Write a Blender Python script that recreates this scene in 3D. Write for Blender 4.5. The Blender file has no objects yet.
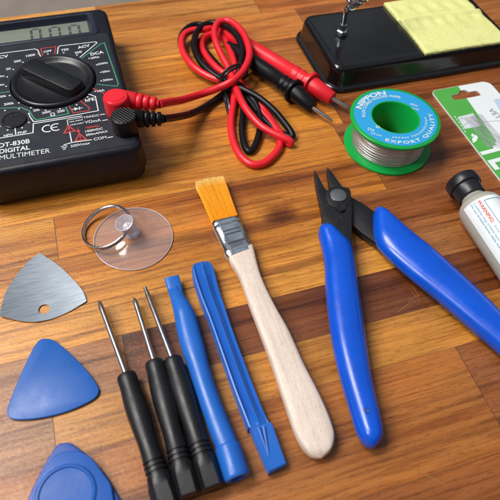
import bpy, bmesh, math, random
from mathutils import Vector, Matrix
random.seed(7)
C = bpy.context.scene
COL = C.collection
PI = math.pi
MM = 0.001

# ------------------------------------------------------------------ camera model (millimetres, x along the wood grain)
RA = math.radians(-20.5)
def rot(v): return Vector((v[0]*math.cos(RA)-v[1]*math.sin(RA), v[0]*math.sin(RA)+v[1]*math.cos(RA), v[2]))
CR = rot((0.9973582377711536, 0.0587961224164782, 0.042656318861401574))
CU = rot((-0.07263983445754164, 0.8072815346977638, 0.585679074396554))
CF = rot((0.0, 0.5872304, -0.80941983))
FPX = 543.5453
CAMZ = 187.0
def P(px, py, z=0.0):
    """point of the scene (mm) at height z seen at that spot of the photograph"""
    d = CF + CR*((px-250)/FPX) - CU*((py-250)/FPX)
    t = (z-CAMZ)/d.z
    return Vector((0, 0, CAMZ)) + d*t
def P2(px, py, z=0.0):
    p = P(px, py, z); return (p.x, p.y)

# ------------------------------------------------------------------ materials
def s2l(c):
    return tuple(((x/255)/12.92 if x/255 <= .04045 else ((x/255+.055)/1.055)**2.4) for x in c)
class NT:
    def __init__(s, name):
        s.m = bpy.data.materials.new(name); s.m.use_nodes = True
        s.t = s.m.node_tree; s.n = s.t.nodes; s.b = s.n['Principled BSDF']
    def new(s, t, **kw):
        n = s.n.new(t)
        for k, v in kw.items():
            if k in n.inputs: n.inputs[k].default_value = v
            else: setattr(n, k, v)
        return n
    def link(s, a, b): s.t.links.new(a, b)
    def coord(s, scale=(1, 1, 1), out='Object'):
        tc = s.new('ShaderNodeTexCoord'); mp = s.new('ShaderNodeMapping')
        mp.inputs['Scale'].default_value = scale
        s.link(tc.outputs[out], mp.inputs[0]); return mp.outputs[0]
    def noise(s, vec, scale, detail=4, rough=.5, dist=0):
        n = s.new('ShaderNodeTexNoise'); n.inputs['Scale'].default_value = scale
        n.inputs['Detail'].default_value = detail; n.inputs['Roughness'].default_value = rough
        n.inputs['Distortion'].default_value = dist
        s.link(vec, n.inputs['Vector']); return n.outputs['Fac']
    def ramp(s, fac, stops):
        r = s.new('ShaderNodeValToRGB'); e = r.color_ramp.elements
        while len(e) < len(stops): e.new(.5)
        for i, (p, c) in enumerate(stops):
            e[i].position = p; e[i].color = (c if isinstance(c, (tuple, list)) else (c, c, c))[:3] + (1,) if not isinstance(c, (int, float)) else (c, c, c, 1)
        s.link(fac, r.inputs[0]); return r.outputs['Color']
    def mix(s, a, b, fac, mode='MIX'):
        n = s.new('ShaderNodeMix', data_type='RGBA', blend_type=mode)
        for sock, v in ((n.inputs[0], fac), (n.inputs[6], a), (n.inputs[7], b)):
            if hasattr(v, 'links') or isinstance(v, bpy.types.NodeSocket): s.link(v, sock)
            else: sock.default_value = v if isinstance(v, (int, float)) else tuple(v)[:3]+(1,)
        return n.outputs[2]
    def math(s, op, a, b=0.0):
        n = s.new('ShaderNodeMath', operation=op)
        for sock, v in ((n.inputs[0], a), (n.inputs[1], b)):
            if isinstance(v, bpy.types.NodeSocket): s.link(v, sock)
            else: sock.default_value = v
        return n.outputs[0]
    def bump(s, h, strength=.2, dist=.0002):
        b = s.new('ShaderNodeBump'); b.inputs['Strength'].default_value = strength
        b.inputs['Distance'].default_value = dist
        s.link(h, b.inputs['Height']); s.link(b.outputs[0], s.b.inputs['Normal']); return b
    def set(s, **kw):
        for k, v in kw.items():
            k = k.replace('_', ' ')
            if isinstance(v, bpy.types.NodeSocket): s.link(v, s.b.inputs[k])
            elif isinstance(v, (tuple, list)): s.b.inputs[k].default_value = tuple(v)[:3]+(1,)
            else: s.b.inputs[k].default_value = v

def plastic(name, rgb, rough=.4, var=.10, bump=.15, bscale=900, spec=.5, sss=0, coat=0, speck=0):
    t = NT(name); base = s2l(rgb)
    v = t.coord()
    n1 = t.noise(v, 60, 5, .6)
    lo = tuple(x*(1-var) for x in base); hi = tuple(min(1, x*(1+var)) for x in base)
    col = t.ramp(n1, [(.3, lo), (.7, hi)])
    if speck:
        n3 = t.noise(v, 2600, 2, .5)
        dust = t.ramp(n3, [(.70, 0.0), (.78, 1.0)])
        f = t.math('MULTIPLY', dust, speck)
        col = t.mix(col, (.45, .42, .40), f)
    n2 = t.noise(v, bscale, 3, .6)
    r = t.ramp(t.noise(v, 130, 6, .65), [(.3, max(0.02, rough-.08)), (.75, rough+.10)])
    t.set(Base_Color=col, Roughness=r, Specular_IOR_Level=spec)
    if coat: t.set(Coat_Weight=coat, Coat_Roughness=.08)
    if sss: t.set(Subsurface_Weight=sss, Subsurface_Scale=.002)
    if bump: t.bump(n2, bump, .00015)
    return t.m
def metal(name, rgb, rough=.25, stretch=(1, 1, 1), var=.15, bump=.05):
    t = NT(name); base = s2l(rgb)
    v = t.coord(stretch)
    n = t.noise(v, 400, 5, .6)
    col = t.ramp(n, [(.3, tuple(x*(1-var) for x in base)), (.7, base)])
    t.set(Base_Color=col, Metallic=1.0, Roughness=t.ramp(n, [(.3, rough), (.8, rough*1.5)]))
    t.bump(n, min(1, bump), .0001*max(1, bump*3))
    return t.m
def ink(name, rgb, rough=.5):
    t = NT(name)
    v = t.coord(); n = t.noise(v, 1500, 3, .6); b = s2l(rgb)
    t.set(Base_Color=t.ramp(n, [(.25, tuple(x*.72 for x in b)), (.6, b)]), Roughness=rough)
    return t.m

M = {}
M['meter_black'] = plastic('meter_black', (21, 23, 32), .38, .15, .25, 1500, spec=.35, speck=.22)
M['meter_back'] = plastic('meter_back', (14, 15, 19), .45, .15, .25, 1500, speck=.2)
M['face_plate'] = plastic('face_plate', (33, 35, 45), .42, .10, .2, 2200, speck=.2)
M['knob_black'] = plastic('knob_black', (17, 18, 24), .34, .12, .2, 1300, speck=.35)
M['hole_black'] = plastic('hole_black', (6, 6, 7), .7, .1, 0)
M['lcd'] = plastic('lcd', (124, 130, 118), .16, .05, 0, coat=.6)
M['lcd_ink'] = ink('lcd_ink', (70, 76, 76), .3)
M['lcd_bezel'] = plastic('lcd_bezel', (36, 40, 55), .32, .1, .15, 1500)
M['white_ink'] = ink('white_ink', (222, 226, 228))
M['green_ink'] = ink('green_ink', (62, 158, 118))
M['red_ink'] = ink('red_ink', (214, 62, 56))
M['red_rubber'] = plastic('red_rubber', (226, 34, 48), .36, .07, .1, 900, sss=.05)
M['black_rubber'] = plastic('black_rubber', (15, 15, 19), .36, .15, .12, 900, spec=.25, speck=.15)
M['tie_black'] = plastic('tie_black', (34, 30, 36), .3, .2, .1, 900)
M['steel'] = metal('steel', (205, 205, 210), .18)
M['steel_shaft'] = metal('steel_shaft', (178, 176, 178), .26)
M['steel_plate'] = metal('steel_plate', (140, 149, 160), .25, (.35, 9, 1), .03, .01)
M['chrome'] = metal('chrome', (225, 228, 232), .08)
M['ferrule_tin'] = metal('ferrule_tin', (232, 236, 240), .13, (.5, .5, .5), .04, .7)
M['rivet_steel'] = metal('rivet_steel', (172, 174, 176), .3, (.15, 1, 1), .2)
M['enamel'] = plastic('enamel', (15, 15, 17), .2, .1, .06, 500, coat=.4, speck=.12)
M['tool_black'] = plastic('tool_black', (26, 26, 30), .40, .2, .4, 1600, speck=.5)
M['blue_grip'] = plastic('blue_grip', (4, 82, 204), .27, .12, .10, 420, coat=.12, speck=.06, sss=.03)
M['blue_plastic'] = plastic('blue_plastic', (32, 100, 190), .34, .08, .16, 900, sss=.03)
M['blue_pick'] = plastic('blue_pick', (32, 92, 174), .34, .06, .1, 1200, spec=.3, sss=.02)
M['blue_step'] = plastic('blue_step', (30, 88, 172), .38, .06, .2, 1600, spec=.3)
M['blue_deep'] = plastic('blue_deep', (30, 72, 158), .42, .05, .25, 2400)
M['driver_black'] = plastic('driver_black', (19, 20, 25), .42, .15, .3, 1800, speck=.2)
M['green_plastic'] = plastic('green_plastic', (16, 164, 70), .3, .06, .08, 700, sss=.05)
M['label_blue'] = plastic('label_blue', (44, 160, 220), .3, .03, .03, 500, coat=.2)
M['cap_black'] = plastic('cap_black', (26, 28, 34), .36, .15, .15, 900, speck=.15)
M['bottle_milk'] = plastic('bottle_milk', (172, 170, 162), .28, .06, .05, 500, sss=.2)
M['paper_white'] = plastic('paper_white', (232, 238, 240), .35, .03, .08, 700)
M['card_green'] = plastic('card_green', (84, 172, 74), .3, .05, .1, 500, coat=.15)
M['card_edge'] = plastic('card_edge', (214, 206, 190), .7, .08, .3, 2000)
M['paper_scuffed'] = plastic('paper_scuffed', (214, 222, 228), .5, .10, .5, 800)
M['pale_blue'] = plastic('pale_blue', (188, 208, 232), .4, .05, .05)
M['ink_teal'] = ink('ink_teal', (66, 150, 178))
M['ink_grey'] = ink('ink_grey', (120, 136, 138))
M['ink_red_label'] = ink('ink_red_label', (208, 84, 66))
M['scratch'] = ink('scratch', (172, 134, 90))

_b = P(320, 455, 4)-P(250, 260, 4); BANG = math.atan2(_b.y, _b.x)
def wood_pale():
    t = NT('pale_beech'); v = t.coord((1, 1, 1))
    a = t.new('ShaderNodeMapping'); a.inputs['Rotation'].default_value = (0, 0, -BANG); a.inputs['Scale'].default_value = (1, 1, 1)
    tc = t.new('ShaderNodeTexCoord'); t.link(tc.outputs['Object'], a.inputs[0])
    b = t.new('ShaderNodeMapping'); b.inputs['Scale'].default_value = (40, 700, 300); t.link(a.outputs[0], b.inputs[0])
    n = t.noise(b.outputs[0], 1.3, 6, .65, .3)
    b2 = t.new('ShaderNodeMapping'); b2.inputs['Scale'].default_value = (500, 2600, 1200); t.link(a.outputs[0], b2.inputs[0])
    n2 = t.noise(b2.outputs[0], 1, 3, .6)
    c1 = t.ramp(n, [(.28, s2l((206, 184, 168))), (.5, s2l((222, 204, 190))), (.75, s2l((232, 218, 206)))])
    b3 = t.new('ShaderNodeMapping'); b3.inputs['Scale'].default_value = (1700, 420, 900); t.link(a.outputs[0], b3.inputs[0])
    n3 = t.noise(b3.outputs[0], 1, 3, .6)
    c2 = t.mix(c1, s2l((186, 158, 142)), t.ramp(n2, [(.56, 0.0), (.70, .6)]))
    c2 = t.mix(c2, s2l((250, 242, 234)), t.ramp(n3, [(.55, 0.0), (.70, .28)]))
    t.set(Base_Color=c2, Roughness=.55)
    t.bump(n2, .25, .00015); return t.m
M['pale_beech'] = wood_pale()

def bristle_mat():
    t = NT('bristle_orange'); v = t.coord((1, 1, 1))
    n = t.noise(v, 900, 3, .6)
    tc = t.new('ShaderNodeTexCoord'); sp = t.new('ShaderNodeSeparateXYZ'); t.link(tc.outputs['Generated'], sp.inputs[0])
    at = t.new('ShaderNodeAttribute', attribute_name='along')
    c = t.ramp(at.outputs['Fac'], [(0.0, s2l((248, 158, 22))), (.80, s2l((250, 172, 44))), (1.0, s2l((250, 208, 128)))])
    c = t.mix(c, t.ramp(n, [(.3, (.84, .80, .74)), (.7, (1, 1, 1))]), 1.0, 'MULTIPLY')
    t.set(Base_Color=c, Roughness=.4, Subsurface_Weight=.1, Subsurface_Scale=.001); return t.m
M['bristle_orange'] = bristle_mat()

def sponge_mat():
    t = NT('cellulose_sponge'); v = t.coord()
    n = t.noise(v, 1400, 4, .7); n2 = t.noise(v, 120, 4, .6)
    c = t.ramp(n, [(.28, s2l((206, 206, 112))), (.45, s2l((238, 240, 158))), (.8, s2l((246, 247, 186)))])
    c = t.mix(c, s2l((190, 188, 100)), t.ramp(n2, [(.5, 0.0), (.75, .3)]))
    t.set(Base_Color=c, Roughness=.9, Specular_IOR_Level=.2)
    t.bump(n, .7, .0006); return t.m
M['cellulose_sponge'] = sponge_mat()

def clear_mat():
    t = NT('clear_vinyl'); v = t.coord()
    n = t.noise(v, 70, 4, .6); out = t.n['Material Output']; t.n.remove(t.b)
    tr = t.new('ShaderNodeBsdfTransparent'); tr.inputs[0].default_value = (.985, .98, .985, 1)
    gl = t.new('ShaderNodeBsdfGlossy'); t.link(t.ramp(n, [(.35, .05), (.75, .16)]), gl.inputs['Roughness'])
    df = t.new('ShaderNodeBsdfTranslucent'); df.inputs[0].default_value = (.92, .9, .96, 1)
    d2 = t.new('ShaderNodeBsdfDiffuse'); d2.inputs[0].default_value = (.9, .88, .95, 1)
    bp = t.new('ShaderNodeBump'); bp.inputs['Strength'].default_value = .25; bp.inputs['Distance'].default_value = .0006; t.link(n, bp.inputs['Height']); t.link(bp.outputs[0], gl.inputs['Normal'])
    a = t.new('ShaderNodeMixShader'); a.inputs[0].default_value = .08; t.link(tr.outputs[0], a.inputs[1]); t.link(d2.outputs[0], a.inputs[2])
    lw = t.new('ShaderNodeLayerWeight'); lw.inputs['Blend'].default_value = .5
    f = t.math('ADD', t.math('MULTIPLY', t.math('POWER', lw.outputs['Facing'], 3.0), .7), .05)
    b = t.new('ShaderNodeMixShader'); t.link(f, b.inputs[0]); t.link(a.outputs[0], b.inputs[1]); t.link(gl.outputs[0], b.inputs[2])
    t.link(b.outputs[0], out.inputs[0]); return t.m
M['clear_vinyl'] = clear_mat()
def clear2():
    t = NT('clear_vinyl_thick'); v = t.coord()
    t.set(Base_Color=(.92, .90, 1.0), Transmission_Weight=.6, IOR=1.45, Roughness=.12); return t.m
M['clear_vinyl_thick'] = clear2()

def solder_mat():
    t = NT('solder_wire_metal'); v = t.coord((120, 120, 3600))
    n = t.noise(v, 1, 2, .5)
    w = t.new('ShaderNodeTexWave', wave_type='BANDS', bands_direction='Z'); w.inputs['Scale'].default_value = 210
    w.inputs['Distortion'].default_value = 1.2; w.inputs['Detail'].default_value = 2
    tc = t.new('ShaderNodeTexCoord'); t.link(tc.outputs['Object'], w.inputs[0])
    t.set(Base_Color=t.ramp(n, [(.3, s2l((178, 178, 182))), (.7, s2l((226, 226, 230)))]), Metallic=.9, Roughness=.36)
    t.bump(w.outputs['Fac'], .5, .0004); return t.m
M['solder_wire_metal'] = solder_mat()

def table_mat():
    t = NT('acacia_butcher_block')
    tc = t.new('ShaderNodeTexCoord')
    at = t.new('ShaderNodeAttribute', attribute_name='stave')
    off = t.new('ShaderNodeAttribute', attribute_name='shift')
    def mp(scale, k=1.0):
        add = t.new('ShaderNodeVectorMath', operation='ADD'); t.link(tc.outputs['Object'], add.inputs[0]); t.link(off.outputs['Vector'], add.inputs[1])
        m = t.new('ShaderNodeMapping'); m.inputs['Scale'].default_value = scale; t.link(add.outputs[0], m.inputs[0]); return m.outputs[0]
    # wide figure: slow waves along the grain
    fig = t.noise(mp((9, 70, 20)), 1.0, 7, .58, .9)
    band = t.noise(mp((5, 150, 20)), 1.0, 5, .6, .25)
    fine = t.noise(mp((26, 760, 60)), 1.0, 6, .72, .25)
    pore = t.noise(mp((230, 2300, 300)), 1.0, 4, .65)
    blotch = t.noise(mp((24, 40, 20)), 1.0, 4, .6)
    base = at.outputs['Color']
    c = t.mix(base, (1.30, 1.25, 1.14), t.ramp(fig, [(.45, 0.0), (.78, 1.0)]), 'MULTIPLY')
    c = t.mix(c, (.50, .38, .27), t.ramp(fig, [(.25, .95), (.48, 0.0)]), 'MULTIPLY')
    c = t.mix(c, (.34, .23, .15), t.ramp(band, [(.56, 0.0), (.63, .65), (.80, .85)]), 'MULTIPLY')
    c = t.mix(c, (.58, .47, .36), t.ramp(fine, [(.36, 1.0), (.53, 0.0)]), 'MULTIPLY')
    c = t.mix(c, (.36, .27, .20), t.ramp(pore, [(.33, .9), (.43, 0.0)]), 'MULTIPLY')
    c = t.mix(c, (1.18, 1.1, 1.0), t.ramp(blotch, [(.45, 0.0), (.75, .7)]), 'MULTIPLY')
    strip = t.noise(mp((3.2, 46, 20)), 1.0, 5, .55, .35)
    c = t.mix(c, (.74, .60, .46), t.ramp(strip, [(.50, 0.0), (.57, .85), (.68, .6), (.74, 0.0)]), 'MULTIPLY')
    c = t.mix(c, (1.14, 1.10, 1.0), t.ramp(strip, [(.34, 1.0), (.44, 0.0)]), 'MULTIPLY')
    # knot
    kx, ky = P2(280, 215)
    kn = t.new('ShaderNodeVectorMath', operation='DISTANCE')
    wob = t.new('ShaderNodeMapping'); wob.inputs['Scale'].default_value = (1, 1.5, 0); t.link(tc.outputs['Object'], wob.inputs[0])
    t.link(wob.outputs[0], kn.inputs[0]); kn.inputs[1].default_value = ((kx-100)*MM, (ky-135)*MM*1.5, 0)
    kd = t.math('ADD', kn.outputs['Value'], t.math('MULTIPLY', t.math('SUBTRACT', t.noise(mp((160, 260, 1)), 1.0, 4, .7), .5), .008))
    c = t.mix(c, (.26, .15, .10), t.ramp(t.math('MULTIPLY', kd, 100.0), [(.25, .97), (.55, .75), (1.25, 0.0)]), 'MULTIPLY')
    t.set(Base_Color=c)
    rg = t.ramp(t.noise(mp((60, 90, 20)), 1.0, 5, .6), [(.3, .30), (.7, .46)])
    t.set(Roughness=rg, Specular_IOR_Level=.35, Coat_Weight=.42, Coat_Roughness=.09)
    hh = t.new('ShaderNodeMath', operation='ADD')
    orange = t.noise(mp((700, 900, 300)), 1.0, 3, .6)
    t.link(t.math('MULTIPLY', pore, .9), hh.inputs[0]); t.link(t.math('MULTIPLY', orange, .7), hh.inputs[1])
    b = t.bump(hh.outputs[0], .5, .00025)
    t.link(b.outputs[0], t.b.inputs['Coat Normal'])
    return t.m
M['table'] = table_mat()
def glue_mat():
    return plastic('glue_line', (84, 52, 30), .5, .2, .1)
M['glue'] = glue_mat()
def floor_mat():
    t = NT('floor_tile_beige'); v = t.coord()
    n = t.noise(v, 9, 6, .6)
    t.set(Base_Color=t.ramp(n, [(.3, s2l((186, 168, 152))), (.7, s2l((208, 192, 176)))]), Roughness=.6); return t.m
M['floor'] = floor_mat()

# ------------------------------------------------------------------ object helpers (mesh data written in mm, world frame)
def tag(o, label=None, cat=None, group=None, kind=None):
    if label: o['label'] = label
    if cat: o['category'] = cat
    if group: o['group'] = group
    if kind: o['kind'] = kind
    return o
def empty(name, loc, label, cat, group=None):
    o = bpy.data.objects.new(name, None); COL.objects.link(o)
    o.location = Vector(loc)*MM; o.empty_display_size = .005
    return tag(o, label, cat, group)
def wloc(p):
    v = Vector((0, 0, 0))
    while p is not None: v = v + p.location; p = p.parent
    return v/MM
def obj(name, bm, mat, parent=None, loc=None, sharp=35, keep=False):
    """bm in world mm -> ONE mesh object"""
    base = wloc(parent) if parent else Vector(loc or (0, 0, 0))
    if not keep: bmesh.ops.recalc_face_normals(bm, faces=bm.faces[:])
    for v in bm.verts: v.co = (v.co-base)*MM
    me = bpy.data.meshes.new(name); bm.to_mesh(me); bm.free()
    mats = mat if isinstance(mat, (list, tuple)) else [mat]
    for m in mats: me.materials.append(M[m])
    for p in me.polygons: p.use_smooth = True
    me.set_sharp_from_angle(angle=math.radians(sharp))
    o = bpy.data.objects.new(name, me); COL.objects.link(o)
    if parent: o.parent = parent
    else: o.location = base*MM
    return o

def resample(pts, n, closed=False):
    pts = [Vector(p) for p in pts]
    if closed: pts = pts+[pts[0]]
    L = [0]
    for a, b in zip(pts, pts[1:]): L.append(L[-1]+(b-a).length)
    out = []; m = n if closed else n-1
    j = 0
    for i in range(n):
        s = L[-1]*i/m
        while j < len(L)-2 and L[j+1] < s: j += 1
        k = (s-L[j])/max(1e-9, L[j+1]-L[j]); out.append(pts[j].lerp(pts[j+1], min(1, k)))
    return out
def smooth(pts, sub=8, closed=False):
    """Catmull-Rom"""
    pts = [Vector(p) for p in pts]; n = len(pts); out = []
    segs = n if closed else n-1
    for i in range(segs):
        if closed: p0, p1, p2, p3 = pts[i-1], pts[i], pts[(i+1) % n], pts[(i+2) % n]
        else:
            p1, p2 = pts[i], pts[i+1]
            p0 = pts[i-1] if i else p1*2-p2
            p3 = pts[i+2] if i+2 < n else p2*2-p1
        for k in range(sub):
            t = k/sub
            out.append(.5*((2*p1)+(p2-p0)*t+(2*p0-5*p1+4*p2-p3)*t*t+(3*p1-p0-3*p2+p3)*t**3))
    if not closed: out.append(pts[-1].copy())
    return out
def ring_faces(bm, rings, closed=True, cap0=True, cap1=True, loop=False):
    vs = [[bm.verts.new(p) for p in r] for r in rings]
    pairs = list(zip(vs, vs[1:]))
    if loop: pairs.append((vs[-1], vs[0])); cap0 = cap1 = False
    n = len(vs[0])
    for a, b in pairs:
        for i in range(n if closed else n-1):
            j = (i+1) % n
            try: bm.faces.new((a[i], a[j], b[j], b[i]))
            except ValueError: pass
    if cap0: bm.faces.new(vs[0][::-1])
    if cap1: bm.faces.new(vs[-1])
    return vs
def tube(path, r, n=12, bm=None, cap=True, closed=False, rfun=None):
    bm = bm or bmesh.new(); path = [Vector(p) for p in path]; rings = []
    T = []
    m = len(path)
    for i in range(m):
        a = path[i-1] if (i or closed) else path[i]; b = path[(i+1) % m] if (i < m-1 or closed) else path[i]
        T.append((b-a).normalized())
    up = Vector((0, 0, 1)) if abs(T[0].z) < .9 else Vector((1, 0, 0))
    nrm = (up-T[0]*up.dot(T[0])).normalized()
    for i in range(m):
        nrm = (nrm-T[i]*nrm.dot(T[i])).normalized(); bi = T[i].cross(nrm)
        rr = rfun(i/(m-1)) if rfun else r
        rings.append([path[i]+(nrm*math.cos(2*PI*k/n)+bi*math.sin(2*PI*k/n))*rr for k in range(n)])
    ring_faces(bm, rings, cap0=cap and not closed, cap1=cap and not closed, loop=closed)
    return bm
def lathe(p0, axis, prof, n=28, bm=None, shape=None, up=None):
    """prof: (t along axis, radius) ; shape(t, angle) -> factor on the radius"""
    bm = bm or bmesh.new(); p0 = Vector(p0); ax = Vector(axis).normalized()
    u = up or (Vector((0, 0, 1)) if abs(ax.z) < .9 else Vector((1, 0, 0)))
    e1 = (u-ax*u.dot(ax)).normalized(); e2 = ax.cross(e1); rings = []
    for t, r in prof:
        rr = max(r, .01)
        rings.append([p0+ax*t+(e1*math.cos(2*PI*k/n)+e2*math.sin(2*PI*k/n))*(rr*(shape(t, 2*PI*k/n) if shape else 1)) for k in range(n)])
    ring_faces(bm, rings, cap0=prof[0][1] > .02, cap1=prof[-1][1] > .02)
    return bm
def area(pts): return sum(a[0]*b[1]-b[0]*a[1] for a, b in zip(pts, list(pts[1:])+[pts[0]]))/2
def inset(pts, d):
    """offset a CCW outline inwards by d"""
    n = len(pts); out = []
    for i in range(n):
        p, q, r = pts[i-1], pts[i], pts[(i+1) % n]
        a = Vector((q[0]-p[0], q[1]-p[1])); b = Vector((r[0]-q[0], r[1]-q[1]))
        if a.length < 1e-9 or b.length < 1e-9: out.append((q[0], q[1])); continue
        a.normalize(); b.normalize()
        na, nb = Vector((-a.y, a.x)), Vector((-b.y, b.x)); m = (na+nb)
        if m.length < 1e-6: m = na
        m.normalize(); k = d/max(.5, m.dot(na))
        out.append((q[0]+m.x*k, q[1]+m.y*k))
    return out
def slab(outline, z0, z1, bev=.3, seg=3, bm=None, bev0=None):
    bm = bm or bmesh.new(); o = [(p[0], p[1]) for p in outline]
    if area(o) < 0: o = o[::-1]
    b0 = bev if bev0 is None else bev0; prof = []
    for k in range(seg+1):
        a = PI/2*k/seg; prof.append((b0*(1-math.sin(a)), z0+b0*(1-math.cos(a))))
    for k in range(seg+1):
        a = PI/2*k/seg; prof.append((bev*(1-math.cos(a)), z1-bev*(1-math.sin(a))))
    rings = [[Vector((x, y, z)) for x, y in inset(o, d)] for d, z in prof]
    ring_faces(bm, rings); return bm
def rings_poly(outline, prof, bm=None, cap0=True, cap1=True):
    bm = bm or bmesh.new(); o = [(p[0], p[1]) for p in outline]
    if area(o) < 0: o = o[::-1]
    ring_faces(bm, [[Vector((x, y, z)) for x, y in inset(o, d)] for d, z in prof], cap0=cap0, cap1=cap1); return bm
def rrect(x0, y0, x1, y1, r, n=8):
    rs = r if isinstance(r, (tuple, list)) else (r,)*4   # corner radii: (x0y0, x1y0, x1y1, x0y1)
    out = []
    for (cx, cy, sx, sy, a0, rr) in ((x0, y0, 1, 1, PI, rs[0]), (x1, y0, -1, 1, 1.5*PI, rs[1]), (x1, y1, -1, -1, 0, rs[2]), (x0, y1, 1, -1, .5*PI, rs[3])):
        for k in range(n+1):
            a = a0+PI/2*k/n; out.append((cx+sx*rr+rr*math.cos(a), cy+sy*rr+rr*math.sin(a)))
    return out
def loft_lr(left, right, zs, n=60, m=20, power=2.6, sub=6, taper=(0, 0), bm=None):
    """a bar between a left and a right outline (2D), zs(t) -> (z0, z1); rounded section"""
    bm = bm or bmesh.new()
    L = resample(smooth([Vector((p[0], p[1], 0)) for p in left], sub), n)
    R = resample(smooth([Vector((p[0], p[1], 0)) for p in right], sub), n)
    rings = []
    for i in range(n):
        t = i/(n-1); c = (L[i]+R[i])/2; h = (R[i]-L[i])/2
        z0, z1 = zs(t); zc, hz = (z0+z1)/2, (z1-z0)/2
        ring = []
        for k in range(m):
            a = 2*PI*k/m; ca, sa = math.cos(a), math.sin(a)
            x = math.copysign(abs(ca)**(2/power), ca); y = math.copysign(abs(sa)**(2/power), sa)
            ring.append(c+h*x+Vector((0, 0, zc+hz*y)))
        rings.append(ring)
    ring_faces(bm, rings); return bm
def box(bm, x0, x1, y0, y1, z0, z1):
    o = [(x0, y0), (x1, y0), (x1, y1), (x0, y1)]
    ring_faces(bm, [[Vector((x, y, z)) for x, y in o] for z in (z0, z1)]); return bm
def ribbon(bm, pts, w, z):
    """a flat printed line through 2D points"""
    pts = [Vector((p[0], p[1])) for p in pts]; n = len(pts); A = []; B = []
    for i in range(n):
        a = (pts[i]-pts[i-1]).normalized() if i else (pts[1]-pts[0]).normalized()
        b = (pts[i+1]-pts[i]).normalized() if i < n-1 else a
        na = Vector((-a.y, a.x)); nb = Vector((-b.y, b.x)); m = (na+nb).normalized(); k = w/2/max(.5, m.dot(na))
        A.append(bm.verts.new((*(pts[i]+m*k), z))); B.append(bm.verts.new((*(pts[i]-m*k), z)))
    for i in range(n-1): bm.faces.new((B[i], B[i+1], A[i+1], A[i]))
def disc(bm, x, y, r, z, n=14):
    bm.faces.new([bm.verts.new((x+r*math.cos(2*PI*k/n), y+r*math.sin(2*PI*k/n), z)) for k in range(n)])
_tc = {}
def glyphs(s, bold=.0, res=3):
    key = (s, bold); sp = 1.0
    if s.startswith('EXPORT') or s.startswith('JAPAN'): sp = 1.22
    if key in _tc: return _tc[key]
    cu = bpy.data.curves.new('lettering', 'FONT'); cu.body = s; cu.size = 1; cu.space_character = sp; cu.offset = bold; cu.resolution_u = res
    o = bpy.data.objects.new('lettering', cu); COL.objects.link(o)
    dg = bpy.context.evaluated_depsgraph_get(); dg.update()
    me = bpy.data.meshes.new_from_object(o.evaluated_get(dg))
    V = [v.co.copy() for v in me.vertices]; F = [tuple(p.vertices) for p in me.polygons]
    bpy.data.objects.remove(o); bpy.data.curves.remove(cu); bpy.data.meshes.remove(me)
    x0 = min(v.x for v in V); x1 = max(v.x for v in V)
    _tc[key] = (V, F, x0, x1); return _tc[key]
def text_map(bm, s, fn, bold=.0):
    """fn(u in 0..1, y in em/width, width_em) -> Vector"""
    V, F, x0, x1 = glyphs(s, bold); w = x1-x0
    vs = [bm.verts.new(fn((v.x-x0)/w, v.y/w)) for v in V]
    for f in F:
        try: bm.faces.new([vs[i] for i in f])
        except ValueError: pass
def text_flat(bm, s, a, b, z, hs=1.0, bold=.0):
    a = Vector((a[0], a[1])); b = Vector((b[0], b[1])); d = b-a; nrm = Vector((-d.y, d.x))
    def fn(u, y):
        p = a+d*u+nrm*(y*hs); return Vector((p.x, p.y, z))
    text_map(bm, s, fn, bold)
def text_arc(bm, s, c, r, a0, a1, z, inward=False, hs=1.0, bold=.0):
    arc = abs(a1-a0)*r
    def fn(u, y):
        a = a0+(a1-a0)*u; rr = r-(y*arc*hs) if inward else r+(y*arc*hs)
        return Vector((c[0]+rr*math.cos(a), c[1]+rr*math.sin(a), z))
    text_map(bm, s, fn, bold)

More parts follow.
